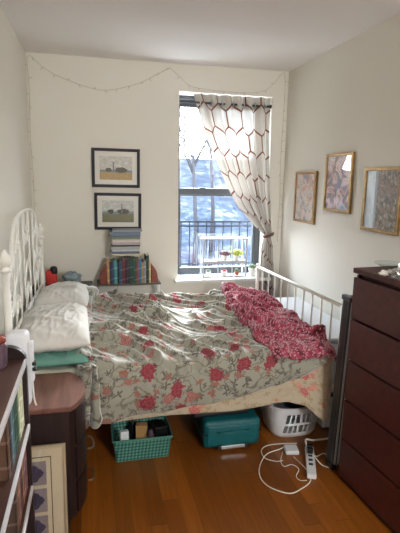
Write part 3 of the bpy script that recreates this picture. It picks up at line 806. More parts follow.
b.grid(NA, NZ, lambda u, v: P_[round(u * NA)][round(v * NZ)], lambda u, v: (u * FW, -Vl[round(u * NA)][round(v * NZ)]))
cpart(b, 'swept_panel', 'curtain', smooth=True)
# lower tail under the tie
b = B()
def tail(u, v):
    z = 1.15 - .75 * v
    w_ = lerp_pts([(0, .067), (.15, .12), (.5, .15), (1, .17)], v)
    cx = 1.69 + .015 * v - .01
    x = cx + (u - .5) * w_
    y = 4.295 - .01 * v + (.018 + .01 * v) * math.sin(u * 2 * PI * 4.5 + .8 * fn3(u * 4, v * 2))
    return (x, min(y, 4.33), z)
Lend = [Vl[round(i / 100 * NA)][NZ] for i in range(101)]
b.grid(100, 50, tail, lambda u, v: (u * FW, -Lend[round(u * 100)] - .75 * v))
cpart(b, 'hanging_tail', 'curtain', smooth=True)
b = B()
b.tube([(1.688 + .045 * math.cos(a), 4.30 + .035 * math.sin(a), 1.15 + .012 * math.cos(a)) for a in [2 * PI * i / 20 for i in range(20)]], .013, 8, closed=True)
b.tube([(1.725, 4.31, 1.16), (1.76, 4.34, 1.17)], .008, 8)
cpart(b, 'tieback', 'tie')
for i in range(7):
    a = (i + .5) / 7; p = P_[round(a * NA)][3]
    b = B(); cx = p.x
    b.tube([(cx, 4.385 + .021 * math.cos(q), 2.372 + .021 * math.sin(q)) for q in [2 * PI * j / 16 for j in range(16)]], .006, 6, closed=True)
    cpart(b, 'grommet', 'steel')

# ------------------------------------------------------------------ plant stand on the sill
ps = thing('plant_stand', 'small white two-tier wire plant stand on the window sill', 'plant stand', (1.28, 4.41, 0.73))
b = B(); b.box(-.235, .225, -.055, .075, .375, .388, .003); b.build('top', 'stand_paint', ps)
b = B(); b.box(-.225, .215, -.05, .07, .135, .165, .003); b.build('tray', 'stand_paint', ps)
b = B(); b.box(-.225, .215, -.05, .07, .0, .012, .003); b.build('base_frame', 'stand_paint', ps)
for x in (-.222, .212):
    for y in (-.047, .067):
        b = B(); b.box(x - .007, x + .007, y - .006, y + .006, 0, .38); b.build('leg', 'stand_paint', ps)
for x in (-.075, .07):
    b = B(); b.box(x - .005, x + .005, -.052, -.042, .01, .38); b.build('divider', 'stand_paint', ps)
def succulent(name, loc, r, h, leaf_m, pot_m, label, cat='succulent', n=22, spread=1.0, pr=.03, ph=.05):
    t = thing(name, label, cat, loc)
    b = B(); b.lathe([(0, 0), (pr * .8, 0), (pr, ph), (pr * .9, ph), (pr * .85, ph * .85), (0, ph * .85)], n=16); b.build('pot', pot_m, t)
    b = B()
    for i in range(n):
        a = i * 2.4; el = .25 + .95 * (i / n); L = r * (1.0 - .4 * i / n)
        d = Vector((math.cos(a) * math.cos(el) * spread, math.sin(a) * math.cos(el) * spread, math.sin(el)))
        p0 = Vector((0, 0, ph * .85)); p1 = p0 + d * L * .55; p2 = p0 + d * L + Vector((0, 0, h * .2))
        b.tube([p0, p1, p2], [r * .06, r * .16, r * .02], 6)
    b.build('leaves', leaf_m, t, smooth=True)
    return t
succulent('potted_succulent', (1.285, 4.42, .895), .075, .05, 'succ_purple', 'pot', 'purple succulent in a white pot on the upper tier of the plant stand')
succulent('potted_plant', (1.41, 4.42, .895), .085, .06, 'succ_yellow', 'pot', 'lime green leafy plant in a white pot on the upper tier', 'plant', 30)
succulent('potted_succulent', (1.12, 4.42, .742), .035, .03, 'succ_green', 'pot', 'tiny green plant in a white pot, left on the lower tier', pr=.025, ph=.04)
succulent('potted_cactus', (1.28, 4.40, .742), .03, .03, 'red', 'pot', 'tiny red flowering cactus in a white pot, middle of the lower tier', 'cactus', 12, pr=.03, ph=.045)
succulent('potted_succulent', (1.42, 4.42, .742), .035, .03, 'succ_green', 'terracotta', 'tiny green succulent in a terracotta pot, right on the lower tier', pr=.025, ph=.04)
succulent('potted_succulent', (1.575, 4.40, .73), .065, .05, 'succ_green', 'pot', 'grey green succulent in a white pot right of the plant stand', pr=.038, ph=.085)

# ------------------------------------------------------------------ shelf table at the back, books
st = thing('side_shelf', 'low thin grey metal shelf table against the back wall holding books', 'shelf', (0.315, 4.22, 0))
b = B(); b.box(-.275, .29, -.11, .12, .735, .75, .003); b.build('shelf_board', 'bench', st)
for x in (-.265, -.1, .265, .285):
    for y in ((-.10, .11) if abs(x) > .2 else (-.10,)):
        b = B(); b.box(x - .006, x + .006, y - .006, y + .006, 0, .735); b.build('leg', 'steel', st)
for sx_, lab in ((-1, 'dark red curved wooden bookend left of the book row'), (1, 'dark red curved wooden bookend right of the book row')):
    b = B()
    prof = [(0, 0), (.058, 0), (.056, .05), (.048, .095), (.032, .13), (.014, .155), (0, .165)]
    b.prism([(x * sx_, z) for x, z in prof] if sx_ > 0 else [(x * sx_, z) for x, z in prof][::-1], -.07, .07, 'y', .004)
    o = b.build('bookend', 'bookend'); o.location = (0.322 + sx_ * .20, 4.2, .75); tag(o, lab, 'bookend')

def bookmat(c, i): 
    key = 'book%d' % i
    k = NM('cloth_cover_%d' % i, .6); u = k.sep(k.obj())
    z = u[2]; n = k.noise(k.obj(), 60, 3)[0]
    dk = tuple(x * .55 for x in c[:3]) + (1,); lt = tuple(min(1, x * 1.6 + .08) for x in c[:3]) + (1,)
    b1 = k.mix(k.f('MULTIPLY', n, .5), c, dk)
    bands = k.f('LESS_THAN', k.f('ABSOLUTE', k.f('SUBTRACT', k.f('FRACT', k.f('MULTIPLY', z, 11.0)), .35 + .07 * (i % 5))), .06)
    k.col(k.mix(k.f('MULTIPLY', bands, .6), b1, lt)); return k.m
def make_book(loc, t, h, d, cov, label, group=None, upright=True, lean=0.0, rz=0.0, cover_label=None):
    """upright: thickness along x, spine to -y;  flat: thickness along z, spine to -y"""
    o = thing('book', label, 'book', loc, rz, group)
    if upright:
        o.rotation_euler = (0, lean, rz)
        b = B(); b.box(-t/2, -t/2 + .0025, 0, d, 0, h, 0).box(t/2 - .0025, t/2, 0, d, 0, h, 0)
        b.tube([(0, 0.001, 0), (0, .001, h)], .0001, 4)
        b.prism([(-t/2, .003), (-t/2, 0), (-t*.3, -.003), (t*.3, -.003), (t/2, 0), (t/2, .003)], 0, h, 'z')
        b.build('cover', cov, o)
        B().box(-t/2 + .0025, t/2 - .0025, .003, d - .004, .003, h - .003).build('pages', 'paper', o)
    else:
        b = B(); b.box(-h/2, h/2, 0, d, 0, .0025).box(-h/2, h/2, 0, d, t - .0025, t)
        b.prism([(0.003, 0), (0, 0), (-.003, t*.25), (-.003, t*.75), (0, t), (.003, t)], -h/2, h/2, 'x')
        b.build('cover', cov, o)
        B().box(-h/2 + .003, h/2 - .003, .003, d - .004, .0025, t - .0025).build('pages', 'paper', o)
    return o
row = [('tan', (182, 140, 92), .020, .215), ('navy', (40, 52, 84), .016, .20), ('dark blue', (58, 76, 108), .014, .205), ('bright teal', (72, 138, 138), .028, .215),
       ('black', (38, 36, 42), .014, .19), ('slate blue', (62, 88, 112), .020, .205), ('maroon', (104, 46, 56), .024, .225), ('black and rose', (58, 38, 48), .020, .23),
       ('charcoal', (48, 56, 58), .020, .23), ('dark green', (36, 74, 62), .026, .23), ('bottle green', (42, 88, 74), .018, .225), ('burnt orange', (142, 78, 50), .016, .215),
       ('cobalt blue', (62, 108, 146), .024, .22), ('sand', (170, 148, 112), .014, .19), ('grey', (140, 140, 140), .020, .205), ('forest green', (40, 62, 50), .022, .25), ('pale yellow', (196, 176, 128), .015, .19)]
tot = sum(r[2] + .0012 for r in row); x = 0.322 - tot / 2; sc_ = .392 / tot
x = 0.322 - .196; i = 0
prev = 'the left bookend'
for nm, c, t, h in row:
    t *= sc_; w_ = t + .0008
    make_book((x + t / 2 + .0004, 4.125, .75), t, h, .15, bookmat(rgb(*c), i), '%s upright book, right of %s in the bookend row' % (nm, prev), 'upright books between the bookends')
    prev = 'the ' + nm + ' one'; x += (t * 1.0 + .0012); i += 1
stack = [('cream', (206, 190, 156), .016, .26), ('steel blue', (96, 112, 134), .022, .255), ('white', (196, 198, 200), .014, .24), ('pale grey', (166, 170, 174), .028, .255),
         ('black', (34, 34, 38), .012, .25), ('pinkish grey', (176, 164, 164), .036, .25), ('ivory', (204, 200, 188), .014, .24), ('grey green', (112, 124, 112), .026, .265), ('dusty blue', (104, 118, 138), .040, .27), ('silver grey', (150, 154, 158), .014, .26)]
z = 1.0012; xo = .30
for j, (nm, c, t, h) in enumerate(stack):
    make_book((xo + random.uniform(-.012, .012), 4.13, z), t, h * .98, .16, bookmat(rgb(*c), 20 + j), '%s book lying flat, %s' % (nm, 'bottom of the stack on the book row' if j == 0 else ('top of the stack under the pictures' if j == len(stack) - 1 else 'in the stack, directly on the %s one' % stack[j-1][0])), 'books stacked flat on the book row', upright=False)
    z += t + .0006

# ledge behind the bed head with red pouch and folded blue cloth
b = B(); b.box(-.49, -.0, 3.93, 4.18, 0, .775, .006)
tag(origin_to(b.build('storage_chest', 'bench'), (-.24, 4.05, 0)), 'dark grey chest in the back left corner behind the pillows', 'chest')
t = thing('pouch', 'small red pouch with black top standing behind the far pillow', 'pouch', (-.335, 4.03, .775))
b = B(); b.box(-.045, .045, -.03, .03, 0, .135, .015); b.build('body', 'red', t, smooth=True)
b = B(); b.box(-.01, .05, -.032, .032, .09, .165, .02); b.build('flap', 'black_plastic', t, smooth=True)
b = B()
def wad(u, v):
    a = u * 2 * PI; e = v * PI
    r = 1 + .35 * fn3(math.cos(a) * 1.7, math.sin(a) * 1.7, e * 2)
    return (.075 * r * math.cos(a) * math.sin(e), .05 * r * math.sin(a) * math.sin(e), .055 + .055 * r * math.cos(e))
b.grid(36, 20, wad, closed_u=True)
o = b.build('folded_cloth', 'blue_cloth', smooth=True); o.location = (-.17, 4.04, .775); tag(o, 'blue grey crumpled cloth beside the red pouch behind the pillows', 'cloth')

# ------------------------------------------------------------------ pictures
def frame(name, label, cat, mat4, w, h, fw, fm, mat_m, mw, art_m, depth=.022, glass=True, group=None):
    """local: x right, z up, facing -y, centre at origin, back at y=0"""
    o = thing(name, label, cat, (0, 0, 0), 0, group); o.matrix_world = mat4
    b = B()
    b.box(-w/2, w/2, -depth, 0, h/2 - fw, h/2, .002).box(-w/2, w/2, -depth, 0, -h/2, -h/2 + fw, .002)
    b.box(-w/2, -w/2 + fw, -depth, 0, -h/2 + fw, h/2 - fw, .002).box(w/2 - fw, w/2, -depth, 0, -h/2 + fw, h/2 - fw, .002)
    b.build('frame', fm, o)
    iw, ih = w - 2 * fw, h - 2 * fw
    if mat_m: B().box(-iw/2, iw/2, -.010, -.002, -ih/2, ih/2).build('mount', mat_m, o)
    pw, ph = iw - 2 * mw, ih - 2 * mw
    b = B(); b.grid(1, 1, lambda u, v: (-pw/2 + pw * u, -.0115, -ph/2 + ph * v), lambda u, v: (u, v), smooth=False)
    b.build('print', art_m, o, solid=.001)
    if glass: B().box(-iw/2, iw/2, -.0155, -.0140, -ih/2, ih/2).build('glass', 'picglass', o)
    return o
frame('framed_picture', 'upper black-framed coast picture with sandy foreground on the back wall', 'picture', Matrix.Translation((.229, 4.349, 1.763)) @ Matrix.Rotation(math.radians(.3), 4, 'Y'), .424, .342, .026, 'blackframe', 'mat_white', .042, L1, group=None)
frame('framed_picture', 'lower black-framed picture with green meadow, just above the stacked books', 'picture', Matrix.Translation((.242, 4.349, 1.377)) @ Matrix.Rotation(math.radians(.4), 4, 'Y'), .420, .332, .026, 'blackframe', 'mat_white', .042, L2)
def rw(y, z, tilt=0): return Matrix.Translation((1.843, y, z)) @ Matrix.Rotation(-PI / 2, 4, 'Z') @ Matrix.Rotation(math.radians(tilt), 4, 'Y')
sc2 = 1.843 / 1.82
frame('art_print', 'gilt-framed pale figure print nearest the window on the right wall', 'picture', rw(3.785 * sc2, 1.54), .40, .445, .022, 'gold', None, 0, A1)
frame('art_print', 'gilt-framed rose and blue print, middle one on the right wall', 'picture', rw(3.237 * sc2, 1.67), .395, .440, .022, 'gold', None, 0, A2)
frame('art_print', 'gilt-framed speckled green and pink print nearest the dresser', 'picture', rw(2.680 * sc2, 1.565), .40, .420, .022, 'gold', None, 0, A3)

# ------------------------------------------------------------------ string lights
sl = thing('string_lights', 'thin string of unlit fairy lights swagged along the back wall corners', 'string lights', (.65, 4.34, 2.6))
def slp(bb, name, m, **kw):
    o = bb.build(name, m, **kw); o.data.transform(Matrix.Translation(-Vector(sl.location))); o.parent = sl; return o
runs = [catmull([(-.487, 4.342, 1.25), (-.478, 4.342, 1.6), (-.486, 4.342, 2.0), (-.478, 4.342, 2.4), (-.477, 4.342, 2.655), (-.36, 4.342, 2.575), (-.227, 4.342, 2.508), (.018, 4.342, 2.434), (.188, 4.342, 2.427), (.448, 4.342, 2.501), (.60, 4.342, 2.585), (.714, 4.342, 2.643)], 8),
        catmull([(.714, 4.342, 2.643), (.80, 4.342, 2.575), (.90, 4.342, 2.503), (1.1, 4.342, 2.478), (1.35, 4.342, 2.472), (1.60, 4.342, 2.50), (1.72, 4.342, 2.60), (1.80, 4.342, 2.655), (1.808, 4.342, 2.3), (1.80, 4.342, 1.9), (1.81, 4.342, 1.5), (1.805, 4.342, 1.1)], 8)]
b = B()
for r_ in runs: b.tube(r_, .0023, 5)
slp(b, 'wire', 'greencord', smooth=True)
b = B(); b.tube([(0, 0, 0), (0, 0, .012), (0, 0, .026), (0, 0, .032)], [.0028, .004, .003, .001], 6)
bulb = b.build('bulb', 'bulb', sl, smooth=True); first = True
for r_ in runs:
    acc = 0
    for p, q in zip(r_, r_[1:]):
        acc += (q - p).length
        if acc > .095:
            acc = 0
            c = bulb if first else copy_part(bulb, sl); first = False
            c.location = q - Vector(sl.location); c.rotation_euler = (random.uniform(-.3, .3), random.uniform(1.2, 4.8), 0)

# ------------------------------------------------------------------ dresser
dr = thing('dresser', 'tall red-brown chest of five wide drawers against the right wall', 'dresser', (1.356, 2.18, 0), math.atan2(-.997, .078))
# local: +x runs along the front toward the viewer, +y into the room's right wall
DWid, DD = .80, .415
b = B(); b.box(0, DWid, 0.008, DD, 0, .03); b.box(.0, .018, .012, DD, .03, 1.195, .002); b.box(DWid - .018, DWid, .012, DD, .03, 1.195, .002); b.box(.018, DWid - .018, DD - .01, DD, .03, 1.195); b.box(.018, DWid - .018, .03, DD - .01, 1.17, 1.195)
b.build('carcass', 'mahogany_dark', dr)
B().box(-.004, DWid + .004, -.012, DD, 1.205, 1.232, .002).build('top', 'mahogany', dr)
B().box(.004, DWid - .004, .02, DD, 1.195, 1.205).build('top_spacer', 'mahogany_dark', dr)
hh_ = (1.192 - .03) / 5
for i in range(5):
    z0 = .03 + hh_ * i
    b = B(); b.box(.001, DWid - .001, -.008, .010, z0 + .002, z0 + hh_ - .011, .002)
    dwr = b.build('drawer', 'mahogany', dr)
    b = B(); b.box(.03, DWid - .03, .010, DD - .03, z0 + .02, z0 + hh_ - .035); b.build('drawer_box', 'mahogany_dark', dwr)
# things on the dresser
def on_dr(a, c): q = dr.matrix_world if False else Matrix.Translation(dr.location) @ Matrix.Rotation(dr.rotation_euler[2], 4, 'Z'); return q @ Vector((a, c, 1.232))
p = on_dr(.02, .20)
b = B(); b.lathe([(0, .004), (.05, .003), (.075, .018), (.08, .022), (.08, .018), (.052, 0), (0, 0)], n=32)
o = b.build('glass_dish', 'clearglass'); o.location = p; tag(o, 'shallow clear glass dish at the far end of the dresser top', 'dish')
def crumple(name, m, loc, sx_, sy_, sz_, seed, label, cat):
    b = B()
    def g(u, v):
        a = u * 2 * PI; e = v * PI / 2
        n_ = abs(fn3(math.cos(a) * 2.2 * math.sin(e) + seed, math.sin(a) * 2.2 * math.sin(e), e * 2))
        r = .75 + .8 * n_
        return (sx_ * r * math.cos(a) * math.sin(e), sy_ * r * math.sin(a) * math.sin(e), max(0, sz_ * math.cos(e) * (.6 + 1.2 * abs(fn3(a * 2.5, e * 4, seed)))))
    b.grid(48, 18, g, closed_u=True, smooth=False)
    o = b.build(name, m, solid=.001); o.location = loc; return tag(o, label, cat)
crumple('crumpled_tissue', 'pot', on_dr(.20, .065), .075, .04, .022, 3.0, 'crumpled white paper near the front edge of the dresser top', 'paper')
crumple('plastic_wrap', 'plasticfilm', on_dr(.17, .20), .09, .06, .03, 7.0, 'crinkled clear plastic wrap on the dresser top behind the white paper', 'wrapper')
crumple('plastic_bag', 'plasticfilm', on_dr(.275, .075), .07, .05, .055, 12.0, 'small crinkled plastic bag at the near edge of the dresser top', 'bag')

# folded black and grey panel between dresser and bed
fp = thing('folding_table', 'tall folded black table with grey ribbed edge standing between dresser and bed', 'folding table', (1.348, 2.262, 0))
fp.rotation_euler = (0, math.radians(2.0), 0)
B().box(0.0, .42, .012, .055, .03, 1.035, .004).build('panel', 'black_plastic', fp)
for i in range(2):
    B().box(0.0, .42, .0 + i * .055, .014 + i * .055, .03 + 0, 1.045, .005).build('frame', 'gun', fp)
M['ribs'] = plain('grey_ribbed_aluminium', rgb(168, 172, 176), .45, .0)
for i in range(3): B().box(.012 + i * .022, .024 + i * .022, -.008, .0, .03, 1.04, .003).build('rib', 'ribs', fp)
B().box(-.004, .03, -.01, .075, 0, .035, .006).build('foot_cap', 'black_plastic', fp)
B().box(-.006, .03, -.012, .078, 1.02, 1.05, .006).build('corner_cap', 'gun', fp)

# white low box between the bed foot and the right wall
b = B(); b.box(-.14, .14, -.55, .55, 0, .62, .012)
wb = thing('storage_box', 'low white lidded box between the bed foot and the right wall', 'box', (1.66, 3.25, 0))
b.build('body', 'white_plastic', wb)
B().box(-.15, .15, -.56, .56, .62, .65, .01).build('lid', 'white_plastic', wb)

# ------------------------------------------------------------------ nightstand
ns = thing('nightstand', 'dark brown bow-fronted nightstand beside the pillows with a worn top', 'nightstand', (-.27, 2.24, 0))
def bow(o_, x0=-.22):
    pts = [(x0, -.20 - o_)]
    pts += [(.15 + o_, -.20 - o_)]
    for i in range(1, 12):
        a = i / 12; pts.append((.15 - .02 * a + o_ + .07 * math.sin(PI * a) ** .8, -.20 - o_ + (.38 + 2 * o_) * a))
    pts += [(.13 + o_, .18 + o_), (x0, .18 + o_)]
    return pts
B().prism(bow(.012), .635, .66, 'z', .005).build('top', 'stand_top', ns)
B().prism(bow(0.0), .08, .635, 'z').build('body', 'stand_body', ns)
for z0, z1 in ((.10, .26), (.275, .435), (.45, .62)):
    outer = [(x, y) for x, y in bow(.010)[1:-1]][1:-1]; inner = [(x, y) for x, y in bow(-.004)[1:-1]][1:-1]
    dwr = B().prism(outer + inner[::-1], z0, z1, 'z').build('drawer', 'stand_body', ns)
    zc = (z0 + z1) / 2
    b = B(); b.tube(catmull([(.228, -.06, zc), (.25, -.04, zc - .008), (.256, 0, zc - .016), (.25, .04, zc - .008), (.228, .06, zc)], 5), .0045, 6)
    b.build('handle', 'steel', dwr)
for x in (-.2, .12):
    for y in (-.18, .16): B().lathe([(0, 0), (.014, 0), (.022, .08), (0, .08)], (x, y, 0), 12).build('foot', 'stand_body', ns)

# flower print in pale frame leaning on the nightstand
lf = thing('framed_picture', 'pale-framed portrait of purple flower prints leaning against the nightstand', 'picture', (-.285, 1.965, 0.0))
lf.rotation_euler = (math.radians(-3.0), 0, 0)
w, h, fw = .30, .512, .012
b = B(); b.box(-w/2, w/2, -.02, 0, h - fw, h, .002).box(-w/2, w/2, -.02, 0, 0, fw, .002).box(-w/2, -w/2 + fw, -.02, 0, fw, h - fw, .002).box(w/2 - fw, w/2, -.02, 0, fw, h - fw, .002)
b.build('frame', 'champagne', lf)
B().box(-w/2 + fw, w/2 - fw, -.012, -.002, fw, h - fw).build('mount', 'mat_cream', lf)
b = B()
for x0, x1, z0, z1 in ((-.088, -.084, .05, .462), (.084, .088, .05, .462), (-.088, .088, .458, .462), (-.088, .088, .05, .054)): b.box(x0, x1, -.0135, -.0115, z0, z1)
b.build('fillet', 'fillet', lf)
for i in range(3):
    z0 = .33 - i * .13
    b = B(); b.grid(1, 1, lambda u, v: (-.066 + .132 * u, -.0135, z0 + .112 * v), lambda u, v: (u, v), smooth=False); b.build('print', 'flowerprint', lf, solid=.001)
B().box(-w/2 + fw, w/2 - fw, -.017, -.0155, fw, h - fw).build('glass', 'picglass', lf)

# ------------------------------------------------------------------ bookcase at the left
BXF, BXB, BY0, BY1 = -.27, -.495, .95, 1.93
bc = thing('bookcase', 'low dark brown open bookcase against the left wall, nearest the viewer', 'bookcase', (-.38, 1.44, 0))
def bcp(bb, name, m, **kw):
    o = bb.build(name, m, **kw); o.data.transform(Matrix.Translation(-Vector(bc.location))); o.parent = bc; return o
bcp(B().box(BXB, BXF, BY0, BY1 - .03, .93, .95, .002), 'top', 'shelfwood')
for z in (.645, .36, .08): bcp(B().box(BXB + .01, BXF, BY0 + .02, BY1 - .03, z, z + .02, .002), 'shelf', 'shelfwood')
sp_ = [(BXB, 0), (BXF, 0), (BXF, .945)] + [(BXF - .075 + .075 * math.cos(a), .945 + .058 * math.sin(a)) for a in [PI / 2 * i / 8 for i in range(1, 9)]] + [(BXB, 1.003)]
bcp(B().prism(sp_, BY1 - .03, BY1, 'y', .002), 'side_panel', 'stand_body')
bcp(B().box(BXB, BXF, BY0, BY0 + .02, 0, .93, .002), 'side_panel', 'mahogany_dark')
bcp(B().box(BXB, BXB + .01, BY0 + .02, BY1 - .03, .08, .93), 'back_panel', 'mahogany_dark')
b = B()
for z in (.93, .645, .36): b.box(BXF - .006, BXF + .004, BY0 + .01, BY1 - .03, z + .0, z + .021, .001)  # pale strips stand in for light glinting off the glossy edges
M['strip'] = plain('pale_edge_glare', rgb(206, 206, 210), .35, .0)
ed = bcp(b, 'edge_glare', 'strip'); ed['label'] = 'pale strip painted as glare on the shelf edges'

def shelf_books(z, specs, group, where):
    y = BY1 - .032; prev_ = 'the bookcase end'
    for j, (nm, c, t, h) in enumerate(specs):
        cx = BXF - .02; 
        # spine faces +x: rotate so local -y points to +x
        make_book((cx, y - t / 2 - .0006, z), t, h, .16, bookmat(rgb(*c), 40 + j + int(z * 100)), '%s book on the %s, next to %s' % (nm, where, prev_), group, rz=PI / 2)
        y -= t + .0012; prev_ = 'the ' + nm + ' one'
shelf_books(.6652, [('white slim', (232, 232, 216), .018, .235), ('pale green', (190, 204, 160), .02, .24), ('cream', (228, 222, 190), .022, .238), ('light sage', (176, 192, 150), .02, .235), ('off-white', (226, 224, 200), .02, .23), ('pale olive', (150, 158, 118), .024, .236),
                    ('dark green', (32, 70, 48), .05, .25), ('deep green', (28, 58, 42), .045, .25), ('teal', (50, 98, 96), .03, .24), ('blue grey', (96, 112, 126), .03, .23), ('black', (36, 34, 34), .04, .24), ('brown', (98, 70, 52), .04, .24)], 'books on the upper bookcase shelf', 'upper bookcase shelf')
shelf_books(.3802, [('dusty rose', (150, 104, 104), .022, .25), ('plum', (92, 60, 78), .024, .245), ('mauve', (140, 116, 126), .02, .24), ('brick red', (128, 62, 50), .024, .25), ('tan', (166, 130, 96), .022, .24), ('chocolate', (80, 54, 42), .03, .25), ('wine', (96, 40, 48), .03, .25), ('grey', (120, 116, 112), .03, .24), ('rust', (140, 80, 52), .03, .25), ('umber', (84, 64, 52), .04, .25)], 'books on the lower bookcase shelf', 'lower bookcase shelf')

# on the bookcase
jr = thing('jar', 'dark jar with a rust red lid on the far end of the bookcase top', 'jar', (-.362, 1.83, .95))
B().lathe([(0, 0), (.034, 0), (.037, .008), (.037, .085), (.03, .1), (0, .1)]).build('body', 'jarfill', jr)
B().lathe([(0, .1), (.034, .1), (.034, .12), (0, .12)]).build('lid', 'lid', jr)
pst = thing('charging_station', 'white upright plastic case with black plugs standing on the nightstand beside the pillow', 'charger', (-.328, 2.09, .66))
B().box(-.048, .048, -.03, .05, 0, .345, .022, seg=4).build('body', 'white_plastic', pst, smooth=True)
B().box(.046, .066, -.028, .012, .12, .30, .003).build('outlet_strip', 'white_plastic', pst)
for z in (.17, .195): B().box(.060, .078, -.036, -.006, z, z + .016, .004).build('plug', 'black_plastic', pst)
b = B(); b.tube(catmull([(.056, -.01, .12), (.058, -.012, .08), (.062, -.02, .03), (.07, -.03, .006)], 6), .004, 6); b.build('cord', 'cord', pst)

# ------------------------------------------------------------------ under the bed
# mint basket
k = NM('mint_basket_weave', .5)
o = k.sep(k.obj()); u_ = k.f('MULTIPLY', k.f('ADD', o[0], o[1]), 150.0); v_ = k.f('MULTIPLY', o[2], 150.0)
chk = k.f('MULTIPLY', k.f('SINE', k.f('ADD', u_, v_)), k.f('SINE', k.f('SUBTRACT', u_, v_)))
k.col(k.mix(k.step(chk, -.1, .35), rgb(44, 92, 84), rgb(92, 156, 142))); k.bump(chk, .5, .003); M['weave'] = k.m
mb = thing('storage_basket', 'mint green woven plastic basket under the bed full of odds and ends', 'basket', (.272, 2.70, 0), .0)
b = B(); w, d, h = .345, .25, .14
def taper(bb, w, d, h, th, tp):
    bm = bb.bm
    def ring(wd, dd, z): return [bm.verts.new(p) for p in ((-wd/2, -dd/2, z), (wd/2, -dd/2, z), (wd/2, dd/2, z), (-wd/2, dd/2, z))]
    R_ = [ring(w, d, 0), ring(w + tp, d + tp, h), ring(w + tp - 2*th, d + tp - 2*th, h), ring(w - 2*th, d - 2*th, th)]
    bm.faces.new(R_[0][::-1])
    for a, c in zip(R_, R_[1:]):
        for j in range(4): bm.faces.new((a[j], a[(j+1) % 4], c[(j+1) % 4], c[j]))
    bm.faces.new(R_[-1])
    return bb
taper(b, w - .02, d - .02, h, .005, .03)
es = [e for e in b.bm.edges if abs(e.verts[0].co.z - e.verts[1].co.z) > .05]
bmesh.ops.bevel(b.bm, geom=es, offset=.02, segments=3, affect='EDGES', profile=.5)
b.build('body', 'weave', mb)
b = B(); b.tube([(-.178, -.13, h), (.178, -.13, h), (.178, .13, h), (-.178, .13, h)], .006, 6, closed=True); b.build('rim', 'teal_plastic', mb)
def small_box(loc, s_, m, label, rz=0.0, nm='carton', cat='box'):
    b = B(); b.box(-s_[0]/2, s_[0]/2, -s_[1]/2, s_[1]/2, 0, s_[2], .003); o = b.build(nm, m); o.location = loc; o.rotation_euler = (0, 0, rz); return tag(o, label, cat)
small_box((.165, 2.63, .01), (.05, .03, .165), 'white_plastic', 'small white carton at the left front of the mint basket', .1)
small_box((.275, 2.68, .01), (.07, .05, .17), 'cardboard', 'kraft brown carton in the middle of the mint basket', -.15)
small_box((.385, 2.70, .01), (.08, .10, .15), 'black_plastic', 'black case at the right of the mint basket', .2, 'case', 'case')
o = B().lathe([(0, 0), (.022, 0), (.022, .12), (.009, .14), (.009, .165), (0, .165)]).build('bottle', 'black_plastic'); o.location = (.225, 2.74, .01); tag(o, 'dark capped bottle behind the cartons in the mint basket', 'bottle')
o = B().lathe([(0, 0), (.02, 0), (.02, .13), (.012, .145), (.012, .16), (0, .16)]).build('bottle', 'jarfill'); o.location = (.325, 2.62, .01); tag(o, 'purplish bottle near the front right of the mint basket', 'bottle')
crumple('dark_cloth', 'navy', (.27, 2.78, .08), .09, .03, .05, 2.0, 'bunched navy cloth at the back of the mint basket', 'cloth')

# teal suitcase lying down, handle toward the viewer
k = NM('teal_ripstop', .55); n = k.noise(k.obj(), 50, 3)[0]; k.col(k.mix(n, rgb(5, 74, 82), rgb(12, 104, 108))); M['teal'] = k.m
sc1 = thing('suitcase', 'teal soft-sided suitcase lying flat under the bed, handle outward', 'suitcase', (.835, 2.58, 0), -.02)
B().box(-.185, .185, 0, .50, .012, .20, .03, seg=4).build('shell', 'teal', sc1, smooth=True)
b = B(); b.box(-.165, .165, -.012, .01, .035, .175, .012, seg=3); b.build('front_pocket', 'teal', sc1, smooth=True)
b = B(); b.tube([(-.186, .0, .115), (-.186, .49, .115)], .005, 6); b.tube([(-.175, -.004, .115), (.175, -.004, .115)], .005, 6); b.tube([(.186, .0, .115), (.186, .49, .115)], .005, 6); b.build('zip', 'black_plastic', sc1)
b = B(); b.box(-.09, .09, -.022, -.010, .018, .042, .004); b.build('handle', 'steel', sc1)
b = B(); b.box(-.10, -.075, -.024, -.008, .012, .048, .004); b.box(.075, .10, -.024, -.008, .012, .048, .004); b.build('handle_mount', 'black_plastic', sc1)
b = B(); b.tube(catmull([(-.10, -.012, .13), (-.07, -.035, .14), (0, -.04, .142), (.07, -.035, .14), (.10, -.012, .13)], 5), .008, 8); b.build('grab_strap', 'teal', sc1)
B().box(-.21, .16, .05, .50, .205, .245, .015, seg=3).build('garment_bag', 'black_plastic')
bpy.data.objects['garment_bag'].location = (.80, 2.58, 0)
tag(bpy.data.objects['garment_bag'], 'dark flat garment bag lying on top of the teal suitcase', 'bag')

# white laundry basket with slots
lb = thing('laundry_basket', 'white plastic laundry basket with slotted side under the bed foot', 'basket', (1.28, 2.768, 0), .03)
b = B()
def ell(w, d, z, n=44, p=3.2):
    out = []
    for i in range(n):
        a = 2 * PI * i / n; c, s_ = math.cos(a), math.sin(a)
        out.append((w/2 * math.copysign(abs(c) ** (2/p), c), d/2 * math.copysign(abs(s_) ** (2/p), s_), z))
    return out
levels = [(.27, .24, 0), (.30, .27, .012), (.335, .31, .10), (.345, .32, .17), (.355, .335, .205)]
